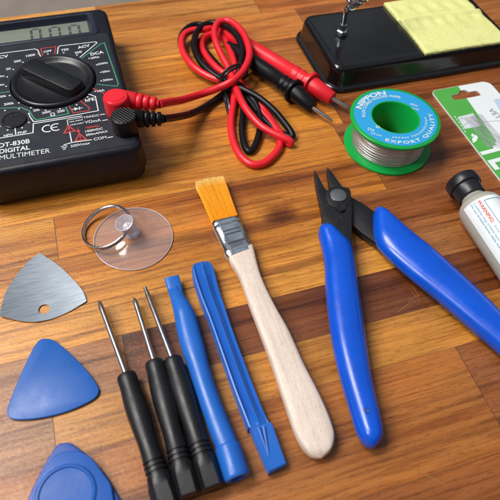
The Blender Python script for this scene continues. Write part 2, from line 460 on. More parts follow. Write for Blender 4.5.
# ------------------------------------------------------------------ the table top and the floor behind it
def build_table():
    rows = [(-60, -6), (-6, 23), (23, 62.5), (62.5, 81), (81, 102), (102, 119), (119, 143.5), (143.5, 166.5), (166.5, 191), (191, 217), (217, 243), (243, 270), (270, 299), (299, 329)]
    HON, LIT, MID, RED, DRK, BRN = (206, 143, 62), (212, 152, 72), (180, 114, 46), (144, 79, 36), (98, 53, 28), (150, 92, 44)
    staves = {  # joints along the grain and tones, row by row
        0: [(-260, 20, BRN), (20, 240, (140, 82, 40)), (240, 460, RED)],
        1: [(-260, -90, MID), (-90, 46, BRN), (46, 300, (142, 84, 40)), (300, 460, MID)],
        2: [(-260, -120, MID), (-120, 110, (166, 104, 48)), (110, 300, (150, 92, 50)), (300, 460, HON)],
        3: [(-260, -38.5, (164, 116, 72)), (-38.5, 142, (190, 129, 56)), (142, 460, RED)],
        4: [(-260, -11, (158, 106, 64)), (-11, 150, (118, 68, 38)), (150, 460, BRN)],
        5: [(-260, -70, MID), (-70, 112, (206, 142, 60)), (112, 158, (160, 104, 58)), (158, 460, DRK)],
        6: [(-260, 95, (202, 136, 54)), (95, 290, (158, 98, 52)), (290, 460, MID)],
        7: [(-260, -30, (202, 140, 60)), (-30, 120, (192, 122, 48)), (120, 460, (154, 94, 49))],
        8: [(-260, 112, (210, 144, 58)), (112, 460, (154, 94, 50))],
        9: [(-260, -80, RED), (-80, 118, (206, 134, 50)), (118, 460, (158, 97, 52))],
        10: [(-260, 20, HON), (20, 150, (206, 138, 62)), (150, 460, (158, 97, 52))],
        11: [(-260, 90, (212, 144, 58)), (90, 460, (172, 108, 52))],
        12: [(-260, 60, (214, 152, 76)), (60, 130, (196, 124, 58)), (130, 460, (172, 108, 56))],
        13: [(-260, 10, (216, 160, 88)), (10, 108, (196, 134, 66)), (108, 460, (196, 122, 58))]}
    bm = bmesh.new()
    lay = bm.loops.layers.float_color.new('stave'); sh = bm.loops.layers.float_color.new('shift')
    for ri, (y0, y1) in enumerate(rows):
        for (x0, x1, c) in staves[ri]:
            vs = [bm.verts.new(p) for p in ((x0, y0, 0), (x1, y0, 0), (x1, y1, 0), (x0, y1, 0))]
            f = bm.faces.new(vs); f.material_index = 0
            k = (random.random(), random.random()*.6, 0, 1)
            cc = s2l(c)+(1,)
            for l in f.loops: l[lay] = cc; l[sh] = k
    # slab body just under the staves' sheet
    w = [bm.verts.new(p) for p in ((-260, -60, 0), (460, -60, 0), (460, 329, 0), (-260, 329, 0))]
    lo = [bm.verts.new((v.co.x, v.co.y, -28)) for v in w]
    for i in range(4):
        j = (i+1) % 4; f = bm.faces.new((w[i], lo[i], lo[j], w[j]))
        for l in f.loops: l[lay] = s2l(HON)+(1,); l[sh] = (.3, .2, .4, 1)
    f = bm.faces.new(lo)
    for l in f.loops: l[lay] = s2l(BRN)+(1,); l[sh] = (.3, .2, .4, 1)
    t = empty('wooden_table', (100, 135, 0), 'glossy butcher block table top of honey and dark brown staves', 'table')
    o = obj('table_top', bm, 'table', t)
    # thin dark glue lines between some staves
    g = bmesh.new()
    for ri, (y0, y1) in enumerate(rows):
        for k, (x0, x1, c) in enumerate(staves[ri]):
            if k: ribbon(g, [(x0, y0), (x0, y1)], .28, .012)
        if ri: ribbon(g, [(-260, y0), (460, y0)], .2 if ri in (2, 4, 5, 8, 9) else .12, .01)
    obj('glue_line', g, 'glue', t)
    # fine white scratches and lint in the varnish
    s = bmesh.new()
    def scr(pp, w):
        pts = resample(smooth([Vector((*P2(*p), 0)) for p in pp], 6), 12)
        ribbon(s, pts, w*.5, .02)
    for pp in ([(401, 408), (412, 413), (420, 420)], [(424, 474), (436, 480), (447, 486)], [(461, 492), (467, 495)], [(408, 302), (418, 295), (424, 291)],
               [(411, 292), (420, 300)], [(398, 312), (412, 302), (430, 296)], [(412, 285), (419, 297)], [(430, 305), (433, 314)],
               [(284, 178), (296, 186)], [(285, 190), (300, 188)], [(312, 220), (322, 214)], [(218, 351), (224, 366)], [(293, 339), (296, 335)], [(485, 472), (484, 478)]):
        scr(pp, random.uniform(.12, .26)); obj('scratch_mark', s, 'scratch', t); s = bmesh.new()
    for k in range(46):
        cx, cy = random.choice([(410, 300, 34), (295, 200, 20), (440, 330, 40), (300, 420, 120), (60, 440, 60), (420, 440, 60)])[:2]
        x, y = cx+random.gauss(0, 26), cy+random.gauss(0, 22); a = random.uniform(0, PI); l = random.uniform(1, 6)
        scr([(x, y), (x+l*math.cos(a)*.6, y+l*math.sin(a)*.5+.3), (x+l*math.cos(a), y+l*math.sin(a))], random.uniform(.05, .11))
    for k in range(90):
        x, y = random.uniform(0, 500), random.uniform(120, 500); q = P2(x, y); disc(s, q[0], q[1], random.uniform(.07, .17), .02, 6)
    tag(obj('varnish_specks', s, 'scratch', t), kind='stuff')
    for (x, y) in ((-240, -40), (440, -40), (440, 309), (-240, 309)):
        b = bmesh.new(); rings_poly(rrect(x-18, y-18, x+18, y+18, 3, 3), [(4, -740), (0, -28)], b)
        obj('leg', b, 'pale_beech', t)
    b = bmesh.new(); ring_faces(b, [[Vector(p) for p in ((-3000, -2500, z), (3000, -2500, z), (3000, 4000, z), (-3000, 4000, z))] for z in (-760, -740)])
    tag(obj('floor', b, 'floor', loc=(0, 0, -740)), kind='structure')
build_table()

# ------------------------------------------------------------------ multimeter
ZT = 21.0
def build_meter():
    X0, X1, Y0, Y1 = -57.5, 14.6, 177.0, 291.0
    t = empty('multimeter', ((X0+X1)/2, (Y0+Y1)/2, 0), 'black digital multimeter with a round selector knob and a grey display', 'multimeter')
    out = rrect(X0, Y0, X1, Y1, 5.5, 8)
    lx0, lx1, ly0, ly1 = -46.5, 4.0, 268.2, 285.0
    b = P(53.5, 81.5, ZT); kx, ky, KR = b.x, b.y, 19.4
    bm = rings_poly(out, [(2.6, 7.4), (.35, 7.5), (.0, 8.0), (.0, 8.6), (.35, 17.6), (.6, 19.2), (1.1, 20.2), (1.9, 20.8), (3.0, 21.0)], cap1=False)
    bm.verts.ensure_lookup_table(); no = len(out); rim = bm.verts[len(bm.verts)-no:]
    holes = []
    for prof in ([[Vector((x, y, z)) for x, y in inset(rrect(lx0, ly0, lx1, ly1, 1.2, 4), d)] for d, z in ((0, 21), (.4, 19.5), (1.3, 17.9))],
                 [[Vector((kx+(KR+.55)*math.cos(2*PI*k/64), ky+(KR+.55)*math.sin(2*PI*k/64), z)) for k in range(64)] for z in (21, 18.6)]):
        holes.append(ring_faces(bm, prof, cap0=False)[0])
    es = []
    for lp in [rim]+holes:
        for i in range(len(lp)):
            e = bm.edges.get((lp[i], lp[(i+1) % len(lp)])) or bm.edges.new((lp[i], lp[(i+1) % len(lp)])); es.append(e)
    bmesh.ops.triangle_fill(bm, edges=es, use_beauty=True)
    case = obj('case', bm, 'meter_black', t)
    bm = rings_poly(out, [(5.5, 0), (3.4, .5), (1.6, 2.2), (.9, 4.2), (.8, 7.0), (1.4, 7.45)])
    obj('back_case', bm, 'meter_back', t)
    # face plate sheet around the knob, set a hair above the case (ring of quads with a round hole)
    fp = bmesh.new()
    fo = rrect(X0+3.4, Y0+3.6, X1-3.2, 266.0, 2.2, 5)
    hole = [(kx+(KR+.55)*math.cos(2*PI*k/72), ky+(KR+.55)*math.sin(2*PI*k/72)) for k in range(72)]
    ov = [fp.verts.new((x, y, ZT+.05)) for x, y in fo]; hv = [fp.verts.new((x, y, ZT+.05)) for x, y in hole]
    es = [fp.edges.new((ov[i], ov[(i+1) % len(ov)])) for i in range(len(ov))]+[fp.edges.new((hv[i], hv[(i+1) % 72])) for i in range(72)]
    bmesh.ops.triangle_fill(fp, edges=es, use_beauty=True)
    bmesh.ops.recalc_face_normals(fp, faces=fp.faces[:])
    if fp.faces[0].normal.z < 0: bmesh.ops.reverse_faces(fp, faces=fp.faces[:])
    obj('face_plate', fp, 'face_plate', t, keep=True)
    # raised bezel round the display
    bz = bmesh.new()
    o1 = rrect(lx0-3.2, ly0-2.2, lx1+3.2, ly1+2.4, 2.6, 5); o2 = rrect(lx0, ly0, lx1, ly1, 1.2, 5)
    def ring(o, z): return [Vector((x, y, z)) for x, y in o]
    ring_faces(bz, [ring(o1, 20.9), ring(inset(o1, .25), 21.35), ring(inset(o1, .7), 21.55), ring(inset(o2, -.5), 21.6), ring(inset(o2, -.1), 21.45), ring(inset(o2, .15), 21.0), ring(inset(o2, .5), 19.5), ring(inset(o2, 1.3), 18.25)], cap0=False, cap1=False)
    obj('display_bezel', bz, 'lcd_bezel', t)
    ld = bmesh.new(); slab(rrect(lx0+1.0, ly0+1.0, lx1-1.0, ly1-1.0, .6, 3), 18.0, 18.3, .05, 1, ld)
    lcd = obj('display', ld, 'lcd', t)
    dg = bmesh.new()
    def seg(pts): 
        f = dg.faces.new([dg.verts.new((*P2(x, y, 18.35), 18.35)) for x, y in pts])
    def digit(xl, xr, yt, yb, w):   # seven-segment zero traced from the display
        dx = (yb-yt)*.12
        a = Vector(P2(xl, yb, 18.35)); r_ = Vector(P2(xr, yb-(xr-xl)*.11, 18.35)); wd = abs(r_.x-a.x); x0 = a.x; y0 = a.y
        h = 9.6
        for (u0, v0, u1, v1) in ((0, .06, 0, .46), (0, .54, 0, .94), (1, .06, 1, .46), (1, .54, 1, .94)):
            ribbon(dg, [(x0+u0*wd, y0+v0*h), (x0+u0*wd, y0+v1*h)], w, 18.35)
        for v0 in (0, 1): ribbon(dg, [(x0+.18*wd, y0+v0*h), (x0+.82*wd, y0+v0*h)], w*.8, 18.35)
    digit(32.2, 41.2, 28, 40, 1.25); digit(51.2, 60.6, 26, 38, 1.25); digit(71, 80.5, 24, 36, 1.25)
    q = P2(65.5, 36.2, 18.35); disc(dg, q[0], q[1], .7, 18.35, 8)
    obj('display_digits', dg, 'lcd_ink', lcd, keep=True)
    # knob: dished disc with a raised rim and a wide tapered bar across it
    kb = lathe((kx, ky, 0), (0, 0, 1), [(18.7, KR), (21.2, KR), (22.1, KR-.35), (22.55, KR-.9), (22.6, KR-1.5), (22.2, KR-2.4), (21.3, KR-3.3), (20.8, KR-5), (20.6, 6), (20.6, .01)], 64)
    knob = obj('knob', kb, 'knob_black', t)
    a = P(27, 66, 25); b2 = P(79, 90, 25)
    d = (b2-a); d.z = 0; ang = math.atan2(d.y, d.x)
    rb = bmesh.new(); L = 16.0
    prof = []
    for (zz, hw, ll) in ((20.4, 5.6, L+1.0), (22.4, 5.2, L+.5), (24.6, 4.8, L), (25.2, 4.5, L-.4), (25.4, 3.9, L-1.0)):
        o = rrect(-ll, -hw, ll, hw, 2.6, 5)
        prof.append([Vector((kx+x*math.cos(ang)-y*math.sin(ang), ky+x*math.sin(ang)+y*math.cos(ang), zz)) for x, y in o])
    ring_faces(rb, prof, cap0=False)
    obj('knob_grip', rb, 'knob_black', knob)
    # transistor socket
    sx, sy = P2(14.3, 120.5, ZT)
    so = lathe((sx, sy, ZT), (0, 0, 1), [(0, 5.3), (.55, 5.3), (.75, 5.05), (.75, 4.5), (.5, 4.3), (.5, .01)], 40)
    sock = obj('transistor_socket', so, 'knob_black', t)
    sl = bmesh.new()
    for k in range(8):
        a = PI/8+k*PI/4; c, s_ = math.cos(a), math.sin(a)
        sl.faces.new([sl.verts.new((sx+r*c-w*s_, sy+r*s_+w*c, ZT+.56)) for r, w in ((2.3, -.42), (3.8, -.55), (3.8, .55), (2.3, .42))])
    obj('socket_slots', sl, 'hole_black', sock, keep=True)
    # ---- printing on the face
    Z = ZT+.09
    W_, G_, R_ = bmesh.new(), bmesh.new(), bmesh.new()
    def q(*p): return P2(p[0], p[1], ZT)
    def line(bm, pts, w=.5): ribbon(bm, [q(*p) for p in pts], w, Z)
    def txt(s, a, b, hs=1.0, bm=W_, bold=.012): text_flat(bm, s, q(*a), q(*b), Z+.04, hs, bold)
    def dot(x, y, r=.42): p = q(x, y); disc(W_, p[0], p[1], r, Z, 10)
    line(W_, [(-30, 57.6), (0, 53.6), (35, 49.1), (37.8, 50.1), (40.6, 56.7)])
    line(R_, [(42.8, 55.8), (40.8, 48.8), (56, 46.6), (54.6, 54)], .42)
    line(W_, [(57.4, 54), (58.2, 47.4), (60, 46), (95.6, 41.9), (97, 43), (79.8, 57.6)])
    line(G_, [(81.8, 58.5), (101, 43.8), (104.5, 43.2), (118.4, 84), (117, 86.3), (97, 84.4)], .48)
    line(R_, [(92, 88), (102.6, 92.5), (107, 97)], .42)
    line(W_, [(88.6, 94.2), (95.4, 96.6), (98.3, 110.8), (55, 118.8), (33.6, 121.9), (30, 116.8), (29, 114)], .5)
    line(R_, [(80.2, 100.8), (89.6, 108), (88.4, 110.9), (73.2, 113), (69.2, 106)], .42)
    line(G_, [(-12, 109.6), (0, 108.4), (21, 107.5), (29.4, 111), (33.6, 118), (36.4, 119.9), (68.8, 113.8), (65.8, 107.2)], .48)
    line(G_, [(-8, 94.5), (10, 91.6)], .45)
    line(W_, [(-20, 141), (0, 138.2), (33, 132.9), (33.4, 123.8), (70, 117.9), (82, 116)], .5)
    line(W_, [(14.7, 125.5), (16, 135.8)], .5)
    line(W_, [(100.3, 114.9), (104.9, 114.1)]); line(W_, [(102.4, 120.7), (107.6, 119.8)]); line(W_, [(107.5, 137.8), (113, 136.8)])
    line(W_, [(64, 145), (71.6, 142.7), (92, 139.8)], .5); line(W_, [(69.8, 132.5), (71.8, 142.6)], .5)
    line(W_, [(67.2, 120.2), (83.4, 117.3)], .35); line(W_, [(67.2, 120.2), (68.2, 125.6)], .35)
    for (x0, x1, y) in ((60.8, 67.4, 146.8), (62, 66.6, 148.3), (63.2, 65.8, 149.8)): line(W_, [(x0, y), (x1, y-.9)], .4)
    line(W_, [(64, 145), (64.2, 146.6)], .5)
    for T in (('DCV', (-6, 59.6), (8.6, 57.4)), ('1000', (26.4, 57.3), (35.4, 55.7)), ('200', (14, 62.9), (21.2, 61.7)), ('20', (6.2, 70.4), (11, 69.6)),
              ('2000m', (-7.5, 78.6), (4.6, 76.8)), ('200m', (-6, 87), (4.4, 85.4)), ('OFF', (43.8, 53.1), (52, 51.7)), ('750', (61.6, 51.6), (69, 50.2)),
              ('200', (75.2, 54.2), (82.2, 52.7)), ('200µ', (91, 59.4), (99.4, 57.6)), ('2000µ', (98, 65.4), (108, 63.4)), ('20m', (102.4, 73.2), (110, 71.8)), ('200m', (103, 81.6), (113, 80.1)),
              ('10A', (97.6, 92.6), (105, 91.2)), ('hFE', (85.6, 102.2), (95, 100.4)), ('2000k', (-5, 98.8), (6.6, 96.8)), ('200k', (4, 105.8), (14.4, 104.1)),
              ('20k', (33.4, 111.9), (40.2, 110.6)), ('2000', (42.2, 114.3), (51, 112.5)), ('200', (57.4, 113.2), (65, 111.6)), ('Ω', (50.6, 116.6), (55.4, 115.7)),
              ('NPN', (4, 137), (12.8, 135.4)), ('PNP', (18, 134.6), (27.2, 132.9))):
        txt(T[0], T[1], T[2], 1.0, W_, .022)
    txt('ACV', (78.2, 49), (90.2, 46.6), 1.0, W_, .03); txt('DCA', (91, 55.8), (104, 53.2), 1.0, W_, .03)
    txt('DT-830B', (-1, 148), (30, 143.1), 1.1, W_, .02); txt('DIGITAL', (-.6, 153.9), (30, 149.4), 1.1, W_, .02); txt('MULTIMETER', (-.5, 160.3), (50.2, 152.8), 1.1, W_, .0)
    txt('10ADC', (84.6, 118.5), (99.6, 116.2), .85); txt('VΩmA', (85, 123.8), (101.2, 121.3)); txt('COM', (94, 140.8), (106.6, 138.6))
    txt('500Vmax', (71, 147.6), (90.2, 144.1)); txt('10A MAX', (69.6, 122.9), (83.4, 120.3), .8, W_, .02); txt('UNFUSED', (70.4, 125.9), (84, 123.4), .8, W_, .02)
    txt('750VAC', (85.6, 129.2), (100, 126.6), 1, R_, .02); txt('1000VDC', (85.6, 132.7), (103, 129.6), 1, W_, .02); txt('200mAMAX', (86, 136.3), (108, 132.3), 1, W_, .02)
    for p in ((38.6, 53.9), (22.9, 62.4), (13.4, 69.6), (7.2, 77), (6.2, 86.4), (47.9, 54.1), (63.7, 52.9), (77, 55.2), (89.2, 58.6), (96.8, 65), (100.8, 72.5), (101.2, 81), (95.4, 91.4), (87.6, 97.2), (76.6, 104.9),
              (9.6, 95.7), (18.9, 103), (31, 107.9), (45.6, 110.4), (60, 109), (5, 110.6), (19, 109), (28.8, 113.6), (29, 122.6), (0, 126.6), (7.6, 130.2), (22.1, 127.9)): dot(*p)
    # CE mark
    for (cx, cy, bar) in ((47.6, 128.6, 0), (56.2, 127.2, 1)):
        o = q(cx, cy); pts = [(o[0]+2.2*math.cos(a), o[1]+2.2*math.sin(a)) for a in [PI*.32+PI*1.36*k/12 for k in range(13)]]
        ribbon(W_, pts, .62, Z)
        if bar: ribbon(W_, [(o[0]-2.1, o[1]), (o[0]+.5, o[1])], .55, Z)
    # diode sign
    o = q(77, 108.8); ribbon(W_, [(o[0]-2.6, o[1]), (o[0]-1.1, o[1])], .4, Z); ribbon(W_, [(o[0]+1.2, o[1]), (o[0]+2.6, o[1])], .4, Z); ribbon(W_, [(o[0]+1.1, o[1]-1.1), (o[0]+1.1, o[1]+1.1)], .4, Z)
    W_.faces.new([W_.verts.new((o[0]+x, o[1]+y, Z)) for x, y in ((-1.1, -1.1), (.85, 0), (-1.1, 1.1))])
    # warning triangles and lightning flash
    for (cx, cy) in ((69.2, 129.6), (80.2, 137.6)):
        R2 = bmesh.new()
        o = q(cx, cy); tri = [(o[0]+x*1.25, o[1]+y*1.25) for x, y in ((-1.9, -1.4), (1.9, -1.4), (0, 2.0))]
        ribbon(R2, [((tri[0][0]+tri[1][0])/2, tri[0][1]), tri[1], tri[2], tri[0], ((tri[0][0]+tri[1][0])/2-.02, tri[0][1])], .55, Z); ribbon(R2, [(o[0], o[1]+1.2), (o[0], o[1]-.5)], .5, Z+.01); disc(R2, o[0], o[1]-1.1, .25, Z+.01, 6)
        obj('warning_triangle', R2, 'red_ink', t, keep=True)
    o = q(78.2, 131); R_.faces.new([R_.verts.new((o[0]+x, o[1]+y, Z)) for x, y in ((-.2, -2.6), (.9, .3), (-.1, .2), (.6, 2.6), (-.9, -.4), (.05, -.3))])
    obj('white_printing', W_, 'white_ink', t, keep=True); obj('green_printing', G_, 'green_ink', t, keep=True); obj('red_printing', R_, 'red_ink', t, keep=True)
build_meter()

# ------------------------------------------------------------------ test leads
def path(pts, sub=8):
    return smooth([P(*p) for p in pts], sub)
def build_lead(color, label, plug_top, plug_c, neck, cable, probe, rib):
    mat = 'red_rubber' if color == 'red' else 'black_rubber'
    c = P(*plug_c)
    t = empty('test_lead', (c.x, c.y, 21), label, 'test lead', 'test leads of the multimeter')
    r = 5.6
    zt = plug_top
    prof = [(0, r-.3), (.3, r), (zt-21-1.2, r*1.02), (zt-21-.4, r*.97), (zt-21, r*.88), (zt-21+.02, .01)]
    if rib: prof = [(0, r-.3), (.3, r), (zt-21-.8, r*1.0), (zt-21-.25, r*.97), (zt-21, r*.9), (zt-21+.02, .01)]
    pl = lathe((c.x, c.y, 21.1), (0, 0, 1), prof, 36)
    plug = obj('plug', pl, mat, t)
    top = bmesh.new()
    if rib:
        for k in range(-4, 5):
            y = k*1.15; h = math.sqrt(max(0, (r*.9)**2-y*y))
            tube([Vector((c.x+y*.82-h*.57, c.y+y*.57+h*.82, zt+.1)), Vector((c.x+y*.82+h*.57, c.y+y*.57-h*.82, zt+.1))], .33, 6, top)
    else:
        lathe((c.x, c.y, zt), (0, 0, 1), [(0, r*.72), (.35, r*.68), (.36, .01)], 24, top)
    obj('plug_top', top, mat, plug)
    # neck with ribbed strain relief
    a, b = P(*neck[0]), P(*neck[1]); ax = b-a; L = ax.length
    prof = [(-3, 4.3), (0, 4.2), (L*.30, 3.9), (L*.36, 3.3)]
    for k in range(3):
        s = L*(.38+.20*k); e = s+L*.15; rr = 3.8-.35*k
        prof += [(s, rr-.9), (s+.15, rr-.12), (s+.5, rr), (e-.5, rr-.02), (e-.12, rr-.2), (e, rr-.95)]
    prof += [(L*.97, 2.0), (L*1.02, 1.8)]
    nk = lathe(a, ax, prof, 24)
    obj('strain_relief', nk, mat, plug)
    cp = path([(*neck[1][:2], neck[1][2])]+cable, 9)
    obj('cable', tube(cp, 1.9 if color == 'red' else 1.72, 14), mat, t)
    # probe
    A, F, N, Tm = [P(*p) for p in probe]     # tail, flange, nose end, metal end
    ax = (F-A).normalized(); L = (F-A).length
    hp = [(-4, 1.7), (0, 2.2), (3, 3.2), (L*.25, 4.0), (L*.6, 4.35), (L*.82, 4.3), (L*.83, 4.6), (L*.845, 4.6), (L*.855, 4.3), (L*.88, 4.3), (L*.89, 4.6), (L*.905, 4.6), (L*.915, 4.25), (L*.94, 4.25), (L*.95, 4.5), (L*.965, 4.5), (L-1.3, 4.2),
          (L-1.2, 6.2), (L-.9, 6.5), (L+.5, 6.5), (L+.8, 6.2), (L+.85, 4.7)]
    hd = lathe(A, ax, hp, 28); 
    ax2 = (N-F).normalized(); L2 = (N-F).length
    lathe(F, ax2, [(.5, 4.7), (L2*.2, 4.6), (L2-.6, 3.5), (L2, 3.0), (L2+.05, .9)], 28, hd)
    h = obj('probe_handle', hd, mat, t)
    ax3 = (Tm-N).normalized(); L3 = (Tm-N).length
    mt = lathe(N, ax3, [(-1, 1.0), (L3-3.2, 1.0), (L3-.6, .45), (L3, .12)], 16)
    obj('probe_tip', mt, 'steel', h)

TIE = (233, 75)
red_cable = [(167, 102.5, 21), (182, 100, 12), (200, 94.5, 6), (218, 88, 7), (233, 80.5, 10), (243, 71, 11), (249, 58, 11.5), (248.5, 46, 12), (243, 33, 12), (234, 23.5, 12), (226, 20.5, 11.5), (218, 23, 11), (214.5, 31, 10), (216, 42, 9), (221, 54, 7.5), (228, 67, 6), (233, 79, 5), (236, 88, 6), (241, 100, 7), (249, 113, 6.5), (260, 125, 5.5), (272, 132.5, 4.8), (284, 138, 4.2), (290.5, 141.5, 3.2), (289, 143.4, 1.9), (284, 138.5, 1.8), (277, 129, 1.8), (268, 116, 2), (256, 100, 2.6), (244, 87, 3.5), (234, 76, 4), (222, 72, 4), (210, 61, 3.5), (202.5, 49, 3), (203, 39, 3), (212, 34, 3.4), (222, 37, 4), (229, 48, 4.6), (234, 62, 5), (236, 76, 4.2), (235, 90, 3), (233.5, 104, 2), (231, 122, 1.8), (233, 140, 1.8), (240, 155, 1.8), (251, 164, 1.8), (263, 163.5, 1.8), (273, 156, 1.8), (279.5, 146, 1.8), (278.5, 134, 1.8), (270, 121, 2), (256, 105, 2), (245, 92, 2.2), (235, 82, 3.4), (222, 81, 4.2), (206, 75, 4.6), (193, 66, 5), (184, 54, 5.2), (181.5, 43, 5.2), (184, 35, 5.4), (192, 30.5, 5.6), (204, 29.5, 5.6), (214, 27.5, 5)]
build_lead('red', 'red test lead with a right angled plug, coiled cable and red probe', 30.0, (115.5, 96, 30), ((125, 99.6, 25.4), (158.5, 104.2, 25)),
           red_cable, ((221, 29, 5), (311, 84.5, 6.5), (332.5, 98.5, 5.2), (351.5, 109.5, 3.2)), False)
black_cable = [(174, 117.5, 18), (190, 114, 8), (205, 107, 2.6), (218, 98, 2), (228, 89, 3), (237, 76, 6), (241, 62, 9), (242, 49, 10.5), (237, 36, 11), (228, 27.5, 10), (216, 22.8, 8), (204, 25, 7), (196.5, 33, 7), (194, 45, 7), (197.5, 57, 6.6), (206, 68, 6), (218, 77, 5.6), (234, 85, 6), (248, 91.5, 6), (260, 98.5, 5.4), (274, 110.5, 4.6), (285, 123.5, 3.6), (291.5, 133, 2.6), (292, 137, 1.8), (287, 136, 1.6), (276, 130, 1.6), (264, 119, 1.6), (252, 104, 2), (243, 90, 3), (238, 84, 4.6), (247, 93, 4), (255.5, 103, 3), (260, 115, 2), (260, 129, 1.7), (255.5, 145, 1.6), (249.5, 151.5, 1.6), (244.5, 145, 1.6), (242, 129, 1.6), (243, 115, 1.8), (243.5, 101, 2.2), (240, 90, 3), (232, 79, 3), (220, 68, 2.6), (208, 54, 2.6), (199.5, 43, 2.6), (195, 41, 2.2), (194, 48, 1.8), (200, 61, 1.6), (212, 71, 2), (226, 79, 3), (222, 82, 2.4), (207, 76, 1.6), (194, 66, 1.6), (184.5, 54, 1.6), (180.5, 43, 1.8), (182, 34.5, 2), (189, 27, 2.4), (199, 24.4, 2.8), (209, 28, 3), (220, 36, 3.6)]
build_lead('black', 'black test lead with a ribbed right angled plug, coiled cable and black probe', 29.0, (123.5, 115.5, 29), ((134, 118.3, 24.4), (163.5, 118.9, 24)),
           black_cable, ((232, 47, 5), (294.5, 91.5, 6.5), (313, 107.5, 5), (332.5, 121.5, 2.6)), True)
def build_tie():
    b = P(231, 78, 0)
    loop = [(219.5, 81.5, 5), (218.5, 84, 2), (221, 87, .7), (232, 86, .7), (245, 76, .7), (247.5, 70, 2.5), (246, 67, 7), (242, 65, 11), (235, 65.2, 13), (226.5, 70, 12.4), (221, 77, 9), (219.5, 81.5, 5)]
    bm = tube(smooth([P(*p) for p in loop], 8), .75, 8)
    tube(smooth([P(*p) for p in [(243.5, 66, 10.5), (237, 67.5, 12.4), (228, 72.5, 11.8), (222, 79.5, 8), (222, 86, 4), (224, 93, 3)]], 8), .7, 8, bm)
    tube(smooth([P(*p) for p in [(222, 86, 3), (224, 94, 2.6), (226, 102, 1.6), (229, 114, 1.1)]], 8), .95, 8, bm)
    tube(smooth([P(*p) for p in [(220.5, 86, 1.6), (226, 95, 3.2), (229, 104, 2.6), (230, 111, 1.3)]], 8), .85, 8, bm)
    tag(obj('twist_tie', bm, 'tie_black', loc=(b.x, b.y, 0)), 'thin black wire tie twisted around the coiled red and black cables', 'wire tie')
build_tie()

# ------------------------------------------------------------------ soldering iron stand and sponge
def build_stand():
    X0, X1, Y0, Y1 = 118.4, 236, 213.6, 273.5
    t = empty('soldering_iron_stand', (177, 243, 0), 'black enamelled metal soldering iron stand with rolled rim and chrome holder rod', 'iron stand')
    out = rrect(X0, Y0, X1, Y1, 10, 12)
    bm = rings_poly(out, [(.6, 0), (.1, .5), (0, 1.3), (.15, 2.1), (.7, 2.7), (1.5, 2.9), (2.1, 3.2), (2.5, 4.2), (3.3, 10.2), (3.7, 11.8), (4.3, 12.9), (5.2, 13.5), (6.4, 13.75), (8, 13.8)])
    obj('base', bm, 'enamel', t)
    # nut, bolt and bent rod
    n0 = P(341.5, 35, 13.8)
    nb = lathe(n0, (0, 0, 1), [(0, 3.3), (.5, 3.3), (.55, 2.9), (.9, 2.9)], 24)
    obj('washer', nb, 'tool_black', t)
    nn = lathe(n0+Vector((0, 0, .9)), (0, 0, 1), [(0, 2.9), (.2, 3.1), (2.2, 3.1), (2.5, 2.7), (2.51, 1.5)], 6)
    obj('hex_nut', nn, 'chrome', t)
    z0 = 17.2
    pts = [P(341.5, 33, 16), P(342, 29, 18.4), P(342.6, 24, 21.8), P(343.6, 18, 26), P(345.6, 12.5, 29.8), P(348.6, 7, 33), P(353, 1, 36), P(359, -6, 39.5)]
    x, y = n0.x, n0.y
    q = [Vector((x, y, 15)), Vector((x, y, 17.5)), Vector((x, y, 20))]+[pts[i] for i in (4, 5, 6, 7)]
    rod = tube(smooth(q, 8), 1.45, 14)
    lathe((x, y, 17), (0, 0, 1), [(0, 2.1), (3.6, 2.0), (3.8, 1.6), (3.81, 1.3)], 18, rod)
    obj('holder_rod', rod, 'chrome', t)
    co = bmesh.new(); c0 = P(349, 4.5, 34.5); c1 = P(364, -9, 44); axd = (c1-c0).normalized(); e1 = axd.cross(Vector((0, 0, 1))).normalized(); e2 = axd.cross(e1)
    hp = []
    for k in range(120):
        a = 2*PI*k/20; hp.append(c0+axd*(k/20*3.0)+(e1*math.cos(a)+e2*math.sin(a))*(2.9+k*.02))
    tube(hp, .85, 8, co)
    obj('holder_spring', co, 'chrome', t)
    # sponge lying on the base
    X0, X1, Y0, Y1 = 174.2, 226.5, 217.0, 268.5
    bm = bmesh.new(); nx, ny = 60, 60; g = {}
    def hz(u, v):
        w = 1.3*math.exp(-((v-.60)/.035)**2)*(.7+.3*math.sin(9*u))+.25*math.sin(u*3+1)*v
        e = min(u, 1-u, v, 1-v)
        rip = .35*math.sin(u*34+1.5*math.sin(v*9))*math.exp(-((v-.78)/.10)**2)+.3*math.sin(u*40+2)*math.exp(-((v-.5)/.08)**2)
        return 15.6-.9*math.exp(-((v-.66)/.03)**2)+w+rip*.9-.5*max(0, 1-e/.012)
    for layer in (0, 1):
        for i in range(nx+1):
            for j in range(ny+1):
                u, v = i/nx, j/ny
                jx = random.uniform(-.12, .12) if i in (0, nx) or j in (0, ny) else 0
                z = hz(u, v) if layer else 13.95
                g[layer, i, j] = bm.verts.new((X0+(X1-X0)*u+jx+(.5*math.sin(v*5)), Y0+(Y1-Y0)*v+jx+.35*math.sin(u*4), z))
    for i in range(nx):
        for j in range(ny):
            bm.faces.new((g[1, i, j], g[1, i+1, j], g[1, i+1, j+1], g[1, i, j+1])); bm.faces.new((g[0, i, j+1], g[0, i+1, j+1], g[0, i+1, j], g[0, i, j]))
    for i in range(nx):
        bm.faces.new((g[0, i, 0], g[0, i+1, 0], g[1, i+1, 0], g[1, i, 0])); bm.faces.new((g[1, i, ny], g[1, i+1, ny], g[0, i+1, ny], g[0, i, ny]))
    for j in range(ny):
        bm.faces.new((g[1, 0, j], g[1, 0, j+1], g[0, 0, j+1], g[0, 0, j])); bm.faces.new((g[0, nx, j], g[0, nx, j+1], g[1, nx, j+1], g[1, nx, j]))
    tag(obj('sponge', bm, 'cellulose_sponge', loc=(200, 243, 13.9), sharp=50), 'pale yellow cleaning sponge lying on the black soldering iron stand', 'sponge')
build_stand()

